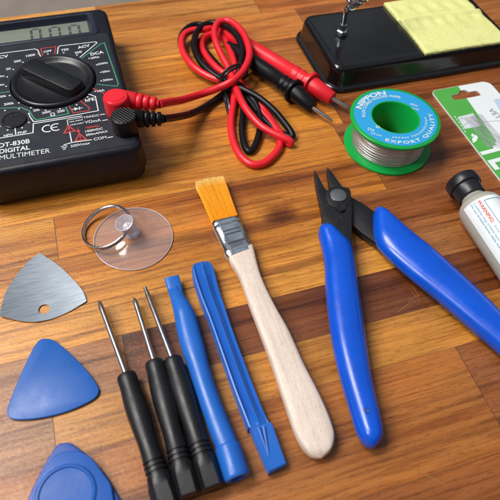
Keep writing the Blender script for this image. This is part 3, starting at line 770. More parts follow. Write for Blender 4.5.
# ------------------------------------------------------------------ solder spool
def build_spool():
    cx, cy = 64.37, 206.85
    c2 = rot((cx, cy, 0)); c = (c2.x, c2.y); R = 21.54; H = 17.9
    t = empty('solder_spool', (c[0], c[1], 0), 'green plastic spool of silver solder wire with a blue round label', 'solder spool')
    ax = (0, 0, 1)
    b = lathe((*c, 0), ax, [(0, 11), (0, R-.4), (.15, R-.1), (.5, R), (1.1, R), (1.4, R-.15), (1.5, R-.5), (1.6, 14), (1.6, 11)], 96)
    for f in list(b.faces):
        if len(f.verts) > 8: b.faces.remove(f)
    obj('bottom_flange', b, 'green_plastic', t)
    tp = lathe((*c, 0), ax, [(H-1.7, 11.9), (H-1.7, R-.5), (H-1.5, R-.12), (H-1.1, R), (H-.5, R), (H-.2, R-.14), (H-.05, R-.4), (H-.05, 11.9)], 96)
    for f in list(tp.faces):
        if len(f.verts) > 8: tp.faces.remove(f)
    obj('top_flange', tp, 'green_plastic', t)
    tb = bmesh.new()
    def circ(r, z, n=72): return [Vector((c[0]+r*math.cos(2*PI*k/n), c[1]+r*math.sin(2*PI*k/n), z)) for k in range(n)]
    ring_faces(tb, [circ(12.4, .4), circ(12.1, H-.6), circ(12.0, H-.2), circ(11.6, H+.12), circ(11.1, H-.05), circ(10.8, H-1), circ(10.8, .3)], loop=False, cap0=False, cap1=False)
    obj('core_tube', tb, 'green_plastic', t)
    w = bmesh.new(); hp = []
    n = 17; turns = 30
    prof = [(1.62, 12.4)]
    for k in range(turns):
        z0 = 1.7+k*(H-3.5)/turns; dz = (H-3.5)/turns
        rr = 17.6+random.uniform(-.07, .07)
        for s in range(5):
            a = PI*s/4; prof.append((z0+dz*s/4.0*.98+.005, rr+.11*math.sin(a)))
    prof.append((H-1.72, 12.4))
    sw = lathe((*c, 0), ax, prof, 80)
    for f in list(sw.faces):
        if len(f.verts) > 8: sw.faces.remove(f)
    obj('solder_wire', sw, 'solder_wire_metal', t, sharp=80)
    # blue label sheet on the top flange
    lb = bmesh.new(); ring_faces(lb, [circ(11.75, H+.03, 96), circ(19.75, H+.03, 96)], cap0=False, cap1=False)
    for f in lb.faces:
        if f.normal.z < 0: f.normal_flip()
    lab = obj('label', lb, 'label_blue', t)
    tx = bmesh.new(); Z = H+.07
    def ang(px, py): p = P(px, py, H); return math.atan2(p.y-c[1], p.x-c[0])
    def rad(px, py): p = P(px, py, H); return math.hypot(p.x-c[0], p.y-c[1])
    def arc(s, p0, p1, r, inward, hs=1, bold=.01):
        a0, a1 = ang(*p0), ang(*p1)
        if inward and a1 < a0: a1 += 2*PI
        if not inward and a1 > a0: a1 -= 2*PI
        text_arc(tx, s, c, r, a0, a1, Z, inward, hs, bold)
    arc('NIPPON', (358.6, 108.5), (387, 96.5), 16.5, False, .72, .035)
    arc('FLUX CORED SOLDER WIRE', (366.5, 117), (399.5, 101), 14.5, False, 1.0, .02)
    arc('EXPORT QUALITY', (385.8, 138.8), (428, 113.5), 18.3, True, .62, .028)
    arc('JAPAN TECHNOLOGY', (392.5, 134), (420.5, 117), 15.0, True, .62, .015)
    for s_, a, b in (('Dia', (367.6, 129.8), (374.2, 131.6)), ('Ø', (375.4, 127.6), (379.4, 128.6)), ('0.8 mm', (370.6, 133.6), (381.6, 136.6)), ('Alloy', (409.5, 104.5), (418, 106.8)), ('60/40', (411.5, 108.6), (418.5, 110.6))):
        text_flat(tx, s_, P2(*a, H), P2(*b, H), Z, 1.0, .012)
    obj('label_printing', tx, 'white_ink', lab, keep=True)
build_spool()

# ------------------------------------------------------------------ flush cutters
def sm2(pts, z, sub=6, closed=True):
    return [(v.x, v.y) for v in smooth([Vector((*P2(*p, z), 0)) for p in pts], sub, closed)]
def build_cutters():
    pv = P(338.3, 195, 9.5)
    t = empty('flush_cutters', (pv.x, pv.y, 0), 'black steel flush cutters with long shiny blue dipped handles, jaws open', 'cutters')
    # upper lever blade
    def pl(pts, z): return [P2(*p, z) for p in pts]
    A = [(314.6, 169.5), (319.5, 177.5), (325, 188.5), (328.5, 190.5), (336, 188), (344, 186.6), (349.5, 188.2), (351, 193), (352.2, 204), (352, 222), (352.2, 246), (352, 262), (336, 262), (327, 244), (323, 226), (322, 212), (318.5, 196), (316, 184)]
    obj('jaw', slab(pl(A, 8.6), 4.9, 8.6, .45, 2), 'tool_black', t)
    B = [(327.3, 166.8), (333, 173), (340, 183), (346, 190), (352, 197), (363, 203), (374, 211), (384, 222), (392, 240), (384, 250), (374, 241), (362, 232.5), (352, 223.5), (346, 214), (337, 206), (331, 195), (329.5, 184), (327.6, 174)]
    obj('jaw', slab(pl(B, 5), 1.4, 5.0, .45, 2), 'tool_black', t)
    # raised joint boss, rivet and spring hole
    bo = slab(sm2([(326, 193), (331, 187.5), (340, 186.4), (349, 188.4), (351, 196), (347, 206), (338, 208), (328.5, 203)], 9.0, 4), 8.4, 9.0, .3, 2)
    obj('joint_plate', bo, 'tool_black', t)
    rv = lathe((pv.x, pv.y, 0), (0, 0, 1), [(8.6, 3.75), (9.5, 3.7), (9.75, 3.5), (9.85, 3.0), (9.86, .01)], 40)
    obj('rivet', rv, 'rivet_steel', t)
    h = P(341, 208, 9.0)
    obj('spring_hole', lathe((h.x, h.y, 0), (0, 0, 1), [(8.5, 2.2), (9.25, 2.1), (9.3, 1.75), (9.12, 1.55), (9.1, .01)], 28), 'hole_black', t)
    e = P(342.6, 210.4, 9.2)
    obj('spring_end', tube([Vector((e.x-1, e.y-.3, 9.3)), Vector((e.x+.9, e.y+.2, 9.4))], .45, 8), 'tool_black', t)
    # dipped handles
    Z = 6.0
    La = [(321, 226.3), (318.2, 231), (319.2, 239), (322.2, 251), (324.6, 268), (325.2, 287), (328.4, 317), (332.6, 345), (339.5, 375), (350, 410), (358, 434), (365.5, 444.5), (371, 447.6)]
    Ra = [(325.5, 226.2), (333.5, 230.5), (343, 239), (352, 250), (358, 287), (362.5, 317), (366.5, 345), (371, 375), (377, 402), (382.5, 427), (382, 439), (375.5, 447)]
    def za(t_):
        r = 5.4
        e = 1-max(0, (.06-t_)/.06)**2*.75
        f = 1-max(0, (t_-.94)/.06)**2*.65
        k = min(e, f); zc = 6.3-1.0*t_; hh = (5.3-.3*t_)*k
        return max(.15, zc-hh), zc+hh
    obj('handle', loft_lr([P2(*p, Z) for p in La], [P2(*p, Z) for p in Ra], za, 90, 28, 2.25), 'blue_grip', t)
    Lb = [(378, 210.2), (384, 214.2), (397, 224), (418.5, 241), (434.5, 253.5), (480, 295), (504, 319), (540, 352), (560, 380), (567, 396), (566, 404)]
    Rb = [(375, 210.6), (372.8, 217), (374, 238.5), (382.5, 253.5), (407.5, 276), (438, 300.5), (471, 328.5), (503, 356), (534, 390), (550, 404), (560, 408)]
    obj('handle', loft_lr([P2(*p, Z-.8) for p in Lb], [P2(*p, Z-.8) for p in Rb], za, 90, 28, 2.25), 'blue_grip', t)
    dp = P(366.8, 410.5, 10.6)
    obj('drip_hole', lathe((dp.x, dp.y, 10.25), (0.05, -.1, 1), [(0, .8), (.35, .75), (.45, .5), (.3, .35), (.2, .01)], 14, shape=lambda t_, a: 1+.45*abs(math.sin(a))), 'blue_deep', t)
build_cutters()

# ------------------------------------------------------------------ brush
def build_brush():
    f0 = P(240, 250, 0)
    t = empty('brush', (f0.x, f0.y, 0), 'small flat brush with orange bristles, shiny metal ferrule and pale wooden handle', 'brush')
    Z = 4
    L = [(227.2, 253), (230, 262), (236.5, 272), (242, 284), (248.5, 303), (255, 320), (262.5, 340), (272.5, 367), (280, 390), (287.5, 412), (294, 431), (301, 445), (308, 453.5), (314, 457.6)]
    R = [(253, 245.5), (255.5, 256), (257.8, 266), (261, 276.5), (268, 293), (278, 312), (289.5, 332.5), (304, 365), (315, 386), (325, 407), (331.5, 424), (334.3, 437), (331, 450), (322, 457.8)]
    def zs(t_):
        k = 1-max(0, (t_-.94)/.06)**2*.7; h = (2.6+.5*min(1, t_*3))*k
        return max(.1, 3.2-h), 3.2+h
    obj('handle', loft_lr([P2(*p, Z) for p in L], [P2(*p, Z) for p in R], zs, 90, 36, 4.4), 'pale_beech', t)
    # ferrule
    a, b, c, d = [Vector(P2(*p, 5.5)) for p in ((211.8, 221.5), (238.6, 215.2), (254, 247.5), (227, 257.2))]
    def fl(k, i):   # corner lerp
        return (a.lerp(d, k), b.lerp(c, k))
    rings = []
    for (k, g, zz) in ((0, 0, 5.9), (.02, .25, 6.1), (.10, .25, 6.1), (.13, .0, 5.9), (.17, .25, 6.1), (.24, .25, 6.1), (.27, .0, 5.9), (.55, .0, 5.95), (.62, -.05, 5.9), (.80, 0, 5.95), (.83, .28, 6.15), (.89, .28, 6.15), (.92, .02, 5.95), (1.0, .02, 5.95)):
        l, r = fl(k, 0); h = (r-l)/2; m = (l+r)/2; hn = h.normalized(); z0, z1 = .4-g*.3, zz
        ring = []; nseg = 40
        for q in range(nseg):
            an = 2*PI*q/nseg; x = math.copysign(abs(math.cos(an))**(2/3.4), math.cos(an)); y = math.copysign(abs(math.sin(an))**(2/3.4), math.sin(an))
            ring.append(Vector((*(m+h*x+hn*x*g), (z0+z1)/2+(z1-z0)/2*y)))
        rings.append(ring)
    bm = bmesh.new(); ring_faces(bm, rings)
    fer = obj('ferrule', bm, 'ferrule_tin', t)
    # raised stamped bands on the face
    st = bmesh.new()
    for k in (.36, .46, .70):
        l, r = fl(k, 0); p0, p1 = l.lerp(r, .2), l.lerp(r, .82)
        tube([Vector((*p0, 5.95)), Vector((*l.lerp(r, .5), 6.1)), Vector((*p1, 5.95))], .33, 8, st)
    obj('stamped_ridge', st, 'chrome', fer)
    # bristles: many single hairs
    bm = bmesh.new(); lay = bm.verts.layers.float.new('along')
    tl, tr = Vector(P2(195.6, 184, 3)), Vector(P2(223.4, 178.6, 3)); bl, br = Vector(P2(212.6, 223, 4)), Vector(P2(238.2, 217, 4))
    core = [bl.lerp(br, .04), bl.lerp(br, .96), bl.lerp(br, .95).lerp(tl.lerp(tr, .95), .91), bl.lerp(br, .05).lerp(tl.lerp(tr, .05), .91)]
    slab([(p.x, p.y) for p in core], 1.0, 4.7, .6, 2, bm)
    for v in bm.verts: v[lay] = .45
    for k in range(2300):
        u = random.random(); v = random.random()
        p0 = bl.lerp(br, .03+.94*u); p1 = tl.lerp(tr, min(1, max(0, u+random.gauss(0, .022 if k % 40 else .07)))); ext = random.gauss(0, .02)-.05*abs(u-.5)
        p1 = p0+(p1-p0)*(1+ext)
        z0 = 1.2+4.2*v; z1 = .5+4.6*min(1, max(0, v+random.gauss(0, .08)))
        r = .15; pts = []
        for s in range(4):
            w = s/3; p = p0.lerp(p1, w); pts.append(Vector((p.x+random.gauss(0, .06)*w, p.y, z0+(z1-z0)*w+.25*math.sin(w*PI))))
        n0 = len(bm.verts)
        tube(pts, r, 4, bm, rfun=lambda w: .17-.09*w)
        bm.verts.ensure_lookup_table()
        for i in range(n0, len(bm.verts)): bm.verts[i][lay] = ((i-n0)//4)/3
    obj('bristles', bm, 'bristle_orange', t)
build_brush()

# ------------------------------------------------------------------ screwdrivers
def build_driver(tip, sh_end, h_end, label, kind):
    z = 4.2
    a = P(*sh_end, z); e = P(*h_end, z); tp = P(*tip, z-.3)
    ax = (e-a); ax.z = 0; L = ax.length; axn = ax.normalized()
    base = a.lerp(e, .5)
    t = empty('screwdriver', (base.x, base.y, 0), label, 'screwdriver', 'small black screwdrivers')
    g = [(0, 1.4), (.02, 2.7), (.4, 3.25), (1.0, 3.45), (L*.05, 3.5), (L*.09, 3.4), (L*.14, 3.55), (L*.22, 3.85), (L*.32, 3.9), (L*.42, 3.65), (L*.52, 3.3), (L*.60, 3.25), (L*.66, 3.45)]
    for k in range(3):
        s = L*(.685+.035*k); g += [(s, 3.62+.05*k), (s+.25, 3.15+.05*k), (s+.75, 3.12+.05*k), (s+1.0, 3.68+.05*k)]
    g += [(L*.80, 3.85), (L*.84, 3.95), (L*.86, 4.05), (L*.95, 4.15), (L-.5, 4.1), (L-.1, 3.7), (L, 3.3)]
    def shape(tt, an):
        if tt < L*.80: return 1
        k = min(1, (tt-L*.80)/(L*.05)); q = (an+PI/6) % (PI/3)-PI/6
        return 1-k*.0+k*(.93/math.cos(q)-1)*1.0
    hd = lathe(a, axn, g, 36, shape=shape)
    obj('handle', hd, 'driver_black', t, sharp=28)
    sx = (tp-a); SL = sx.length; sd = sx.normalized()
    if kind == 'flat':
        shp = lambda tt, an: 1 if tt < SL*.88 else 1-(tt-SL*.88)/(SL*.12)*.75*abs(math.cos(an))
        pr = [(-1, 1.0), (SL*.86, 1.0), (SL*.9, 1.02), (SL*.96, .8), (SL, .4)]
    elif kind == 'cross':
        shp = None; pr = [(-1, 1.0), (SL*.88, 1.0), (SL*.93, .95), (SL-.5, .4), (SL, .15)]
    else:
        shp = None; pr = [(-1, 1.0), (SL*.90, 1.0), (SL*.92, .85), (SL-.3, .75), (SL, .5)]
    s = lathe(a, sd, pr, 20, shape=shp, up=Vector((0, 0, 1)))
    obj('shaft', s, 'steel_shaft', t)
build_driver((99, 301), (126, 374.5), (168.5, 508), 'leftmost of the three black screwdrivers, standing apart from the other two', 'flat')
build_driver((134, 297.5), (154, 361.5), (189.5, 497.5), 'middle black screwdriver, close between the left one and the one by the blue spudger', 'cross')
build_driver((144.8, 287), (172, 358.5), (213, 489.5), 'rightmost black screwdriver, lying against the rounded blue spudger', 'round')

# ------------------------------------------------------------------ blue spudger (round) and ribbed pry bar
def build_spudger():
    b = P(205, 380, 0)
    t = empty('spudger', (b.x, b.y, 0), 'smooth rounded blue plastic spudger with a flat blade tip and thicker end collar', 'spudger', 'blue plastic opening tools')
    Z = 3.6
    L = [(164.4, 279.5), (166.5, 287), (169, 294.5), (171.8, 305), (174, 316), (177, 333), (182, 352), (189, 372), (195.5, 393), (203, 415), (210, 435), (216.5, 451)]
    R = [(179, 276), (181, 284), (184.2, 295.5), (190.4, 305), (196, 317), (200, 331), (204.5, 347), (210.5, 371), (217, 391), (225, 412), (233.5, 432), (239, 445.5)]
    def zs(t_):
        h = .75+min(1, max(0, (t_-.085)/.16))**.7*2.9
        return max(.1, 4.0-h*.98), 4.0+h
    blade = loft_lr([P2(*p, Z) for p in L], [P2(*p, Z) for p in R], zs, 100, 28, 2.2)
    obj('shank', blade, 'blue_plastic', t)
    a = P(227.5, 447.5, 4.3); e = P(237.5, 478.5, 4.3); ax = e-a; LL = ax.length
    cl = lathe(a-ax.normalized()*.8, ax, [(0, 3.6), (.4, 4.1), (1.0, 4.25), (LL-.2, 4.35), (LL+.5, 4.25), (LL+.9, 3.9), (LL+.85, 2.3), (LL-1.5, 2.2), (LL-1.5, .01)], 36)
    obj('end_collar', cl, 'blue_plastic', t)
    r_ = bmesh.new(); p0, p1 = P(176.4, 285.5, 5.0), P(177.8, 296.5, 5.6)
    tube([p0, p0.lerp(p1, .5)+Vector((0, 0, .1)), p1], .35, 8, r_, rfun=lambda w: .12+.4*w)
    obj('blade_rib', r_, 'blue_plastic', t)
build_spudger()
def build_pry():
    b = P(235, 370, 0)
    t = empty('pry_bar', (b.x, b.y, 0), 'long blue plastic pry tool with ridges along its length and a wedge end', 'pry tool', 'blue plastic opening tools')
    Z = 4.5
    L = [(197.5, 260.6), (192.6, 264.5), (191.6, 271), (193.5, 281), (200, 300), (208.5, 321), (217, 345), (226, 371), (234.5, 395), (241, 412), (247.5, 429)]
    R = [(202, 259.6), (208.5, 259.8), (212.5, 265), (215.6, 274), (219.4, 289), (226, 309), (233, 330), (241.5, 353), (252, 381), (262, 406), (269.6, 423)]
    Lp = resample(smooth([Vector((*P2(*p, Z), 0)) for p in L], 6), 80); Rp = resample(smooth([Vector((*P2(*p, Z), 0)) for p in R], 6), 80)
    rings = []
    for i in range(80):
        t_ = i/79; l, r = Lp[i], Rp[i]
        rise = min(1, .35+t_*9)
        depth = min(1, max(0, (t_-.03)/.12))*(1-max(0, (t_-.93)/.07))
        top = 1.6+4.2*rise
        sec = [(0, .5), (.0, top*.66), (.03, top*.88), (.07, top*.98), (.13, top*1.0), (.17, top*.97), (.20, top-.1-1.0*depth), (.44, top-.1-1.5*depth), (.475, top*.98), (.51, top*1.05), (.555, top*1.05), (.59, top*.99-.3*depth), (.80, top*.90-1.1*depth), (.91, top*.84-.9*depth), (.945, top*.84-.2*depth), (.98, top*.76), (1, top*.5), (1, .5), (.94, .05), (.06, .05)]
        rings.append([l.lerp(r, u)+Vector((0, 0, zz)) for u, zz in sec])
    bm = bmesh.new(); ring_faces(bm, rings)
    obj('shank', bm, 'blue_plastic', t, sharp=24)
    # wedge end
    q = [(249.6, 428.6), (271.8, 423.4), (287, 463.6), (268.6, 472.6)]
    a, b2, c, d = [Vector((*P2(*p, 4.5), 0)) for p in q]
    rings = []
    for k in (-.02, 0, .04, .3, .6, .97, 1.0):
        l, r = a.lerp(d, k), b2.lerp(c, k); top = 5.9-1.5*max(0, k)-(.5 if k in (-.02, 1.0) else 0)
        rings.append([l+Vector((0, 0, .3)), l+Vector((0, 0, top-.5)), l.lerp(r, .05)+Vector((0, 0, top)), l.lerp(r, .95)+Vector((0, 0, top)), r+Vector((0, 0, top-.5)), r+Vector((0, 0, .3))])
    bm = bmesh.new(); ring_faces(bm, rings)
    obj('wedge_end', bm, 'blue_plastic', t, sharp=30)
    rb = bmesh.new()
    e = P(268.8, 457, 4.9)
    for s in ((258.5, 427.5, 6.1), (263.6, 426.2, 6.1)):
        p = P(*s); tube([p, p.lerp(e, .5)+Vector((0, 0, .15)), e], .4, 8, rb, rfun=lambda w: .55-.35*w)
    obj('wedge_rib', rb, 'blue_plastic', t)
build_pry()

# ------------------------------------------------------------------ opening picks
def hole_plate(outline, hole, z0, z1, lift):
    bm = bmesh.new(); tops = []
    for z in (z0, z1):
        ov = [bm.verts.new((x, y, z)) for x, y in outline]; hv = [bm.verts.new((x, y, z)) for x, y in hole]
        es = [bm.edges.new((v[i], v[(i+1) % len(v)])) for v in (ov, hv) for i in range(len(v))]
        bmesh.ops.triangle_fill(bm, edges=es, use_beauty=True)
        tops.append((ov, hv))
    for k in (0, 1):
        a, b = tops[0][k], tops[1][k]
        for i in range(len(a)):
            j = (i+1) % len(a); bm.faces.new((a[i], a[j], b[j], b[i]))
    bmesh.ops.subdivide_edges(bm, edges=[e for e in bm.edges if e.calc_length() > 3], cuts=3, use_grid_fill=True)
    bmesh.ops.triangulate(bm, faces=bm.faces[:])
    for v in bm.verts: v.co.z += lift(v.co.x, v.co.y)
    return bm
def build_picks():
    # steel
    def px(pts, z=.5): return [P2(x, y, z) for x, y in pts]
    top, rt, lf = (39.5, 253), (86.7, 301.2), (.6, 317)
    def arcs(segs):
        out = []
        for s in segs: out += [(v.x, v.y) for v in smooth([Vector((*P2(*p, .5), 0)) for p in s], 8)[:-1]]
        return out
    o = arcs([[top, (57.5, 265), (72.5, 279), (82.5, 291), rt], [rt, (84, 303), (65, 313.6), (45, 320.6), (25, 322), lf], [lf, (1.5, 309), (6, 293), (15, 277.5), (27.5, 262.5), top]])
    hc = P(44.2, 309.3, .5); hole = [(hc.x+2.15*math.cos(2*PI*k/28), hc.y+2.15*math.sin(2*PI*k/28)) for k in range(28)]
    b = P(44, 292, 0)
    bend = lambda x, y: .0035*((x-b.x)*.8+(y-b.y)*.4)**2
    bm = hole_plate(o, hole, .1, .55, bend)
    tag(obj('opening_pick', bm, 'steel_plate', loc=(b.x, b.y, 0), sharp=50), 'thin shiny steel triangular opening pick with a small round hole', 'opening pick', 'triangular opening picks')
    # blue, plain
    o = [(v.x, v.y) for v in smooth([Vector((*P2(x/2, y/2+250, 1), 0)) for x, y in [(93, 177.5), (108, 181), (128, 196), (155, 221), (181, 250), (196, 273), (197.5, 285), (188, 298), (160, 313), (126, 326), (84, 336), (44, 340), (22, 337), (14.5, 325), (19, 305), (34, 268), (52, 226), (68, 194), (80, 180)]], 5, True)]
    b = P(50, 380, 0)
    bm = slab(o, .1, 1.3, .3, 3)
    tag(obj('opening_pick', bm, 'blue_pick', loc=(b.x, b.y, 0)), 'flat plain blue plastic triangular opening pick below the steel one', 'opening pick', 'triangular opening picks')
    # blue, with raised round step; the photo's edge cuts it off
    t0 = P(66, 443, 1)
    outl = [(64, 442.8), (70, 443), (77, 447), (90, 457.5), (105, 474), (115, 490), (123, 506), (126, 520), (118, 530), (98, 538), (70, 545), (42, 549), (22, 547), (16, 538), (18, 524), (27.5, 500), (38, 477), (50, 455.5), (57.5, 445)]
    o = [(v.x, v.y) for v in smooth([Vector((*P2(x, y, 1.2), 0)) for x, y in outl], 5, True)]
    b = P(70, 490, 0)
    t = empty('opening_pick', (b.x, b.y, 0), 'dark blue plastic triangular opening pick with a raised round ring, at the bottom edge', 'opening pick', 'triangular opening picks')
    obj('blade', slab(o, .1, 1.5, .5, 3), 'blue_deep', t)
    Z = 3.0
    up = [(52, 458), (58, 453.5), (66, 451.2), (76, 451), (84, 453), (93, 459.5), (103, 473), (110.5, 484), (112.5, 494), (115, 512), (108, 524), (90, 532), (66, 538), (40, 541), (26, 537), (24, 524), (30, 503), (40, 478)]
    u = [(v.x, v.y) for v in smooth([Vector((*P2(x, y, Z), 0)) for x, y in up], 5, True)]
    obj('raised_step', slab(u, 1.4, 3.0, .35, 3, bev0=.05), 'blue_step', t)
    ca = P(36.5, 494, Z); cb = P(97, 494, Z); tpp = P(71, 463.5, Z)
    cx, cy = (ca.x+cb.x)/2, (ca.y+cb.y)/2; r = (cb-ca).length/2
    cx, cy = cx-.3, tpp.y-r*.97
    g = lathe((cx, cy, 0), (0, 0, 1), [(2.95, r+.1), (3.32, r), (3.5, r-.3), (3.5, r-.9), (3.3, r-1.15), (3.06, r-1.3), (3.06, .01)], 72)
    for f in list(g.faces):
        if len(f.verts) > 8: g.faces.remove(f)
    obj('ring_step', g, 'blue_step', t)
build_picks()

# ------------------------------------------------------------------ suction cup with key ring
def build_cup():
    c = rot((-49.92, 137.33, 0)); R = 16.5
    t = empty('suction_cup', (c.x, c.y, 0), 'clear plastic suction cup with a steel key ring through its stem', 'suction cup')
    bm = lathe(c, (0, 0, 1), [(.12, R-.1), (.35, R+.1), (.75, R+.05), (1.05, R-.25), (1.1, R-.7), (1.0, R-1.5), (1.45, R-5), (2.1, R-9), (2.9, 5), (3.1, 3.2), (3.1, .01)], 80)
    # underside: hollow
    for f in list(bm.faces):
        if len(f.verts) > 8: bm.faces.remove(f)
    lathe(c, (0, 0, 1), [(.15, R), (.2, R-1.5), (.5, R-5), (.9, R-9), (1.5, 5), (1.7, .01)], 80, bm)
    for f in list(bm.faces):
        if len(f.verts) > 8: bm.faces.remove(f)
    bmesh.ops.remove_doubles(bm, verts=bm.verts[:], dist=.02)
    obj('disc', bm, 'clear_vinyl', t)
    rm = tube([Vector((c.x+(R+.05)*math.cos(2*PI*k/96), c.y+(R+.05)*math.sin(2*PI*k/96), .5)) for k in range(96)], .24, 10, closed=True)  # rim bead in paler vinyl, added to give the edge its bright highlight
    obj('rim_highlight_bead', rm, 'clear_vinyl_thick', t)
    s0 = Vector((c.x+.2, c.y+1.0, 3.12))
    sc = P(125.5, 225, 9)
    lean = Vector((sc.x-s0.x, sc.y-s0.y, 6.5)).normalized()
    st = lathe(s0, lean, [(0, 3.4), (1, 2.9), (2.2, 2.7), (4, 2.9), (6, 3.5), (7.6, 4.0), (8.1, 4.0), (8.2, 3.6), (6.8, 2.7), (5.2, 2.0), (5.0, .01)], 40)
    obj('stem', st, 'clear_vinyl_thick', t)
    # split ring: two close turns of wire
    rc = rot((-60.2539, 139.2118, 0)); cz = 4.49; rr = 10.6
    nn = rot((-.31659, -.079267, 1)).normalized(); e1 = nn.cross(Vector((0, 1, 0))).normalized(); e2 = nn.cross(e1)
    rg = bmesh.new()
    pts = []
    for k in range(145):
        a = 4*PI*k/144+1.1; h = (k/144-.5)*1.25+(.25 if 60 < k < 84 else 0)
        pts.append(Vector((rc.x-.9, rc.y+.2, cz))+(e1*math.cos(a)+e2*math.sin(a))*rr+nn*h)
    tube(pts, .55, 8, rg)
    obj('key_ring', rg, 'steel', t)
build_cup()

# ------------------------------------------------------------------ bottle
def build_bottle():
    zc = 9.7
    a = P(460.5, 180.5, zc); far = P(513, 257, zc)
    axd = (far-a); axd.z = 0; axd.normalize()
    b = a+axd*45
    t = empty('bottle', (b.x, b.y, 0), 'small milky plastic bottle lying down, with black cap and white warning label', 'bottle')
    cap = lathe(a, axd, [(0, 5.4), (.05, 6.6), (.4, 7.3), (1.1, 7.5), (4.4, 7.5), (4.9, 7.25), (5.1, 6.5), (5.5, 6.25), (10.6, 6.2), (11.0, 5.9), (11.0, 4.6)], 48)
    obj('cap', cap, 'cap_black', t)
    body = lathe(a, axd, [(10.4, 5.0), (11.6, 5.3), (12.6, 6.0), (14.2, 7.8), (15.6, 8.9), (17.4, 9.4), (80, 9.45), (82, 9.1), (83.5, 8), (84, 6)], 56)
    obj('bottle_body', body, 'bottle_milk', t)
    # label wrapped round the upper side
    up = Vector((0, 0, 1)); side = up.cross(axd)      # side: to the right of the axis
    def cyl(s, ang, r=9.5):                          # ang from straight up, + towards `side`
        return a+axd*s+(up*math.cos(ang)+side*math.sin(ang))*r
    lb = bmesh.new(); rings = [[cyl(s, -1.32+3.3*k/40) for k in range(41)] for s in (17.6, 40, 60, 79)]
    ring_faces(lb, rings, closed=False, cap0=False, cap1=False)
    lab = obj('label', lb, 'paper_white', t)
    ln = bmesh.new()
    def band(s0, s1, a0, a1):
        rings = [[cyl(s0+(s1-s0)*i/12, a0+(a1-a0)*k/24, 9.56) for k in range(25)] for i in range(13)]
        ring_faces(ln, rings, closed=False, cap0=False, cap1=False)
    A0, A1 = -.36, 1.3
    band(19.4, 19.7, A0, A1); band(19.4, 76, A0, A0+.028); band(19.4, 76, A1-.028, A1); band(76, 76.3, A0, A1)
    def tx(bm, s, s0, s1, ang, hs=1, bold=.01):
        L = s1-s0
        # letters run along the axis with their tops to the right of it
        def fn(u, y): return cyl(s0+L*u, ang+(y*L*hs)/9.5, 9.6)
        text_map(bm, s, fn, bold)
    rd = bmesh.new(); tx(rd, 'WARNING:', 18.4, 30.6, -.62, .85, .03)
    tx(ln, 'Keep out of reach of children.', 32.2, 54, -.62, .8, .004)
    tx(ln, 'Contents may irritate eyes and skin.', 18.4, 46, -.80, .72, .004)
    tx(ln, 'Do not breathe fumes while hot.', 18.4, 42, -.95, .72, .004)
    obj('label_lines', ln, 'ink_teal', lab, keep=True); obj('warning_text', rd, 'ink_red_label', lab, keep=True)
build_bottle()

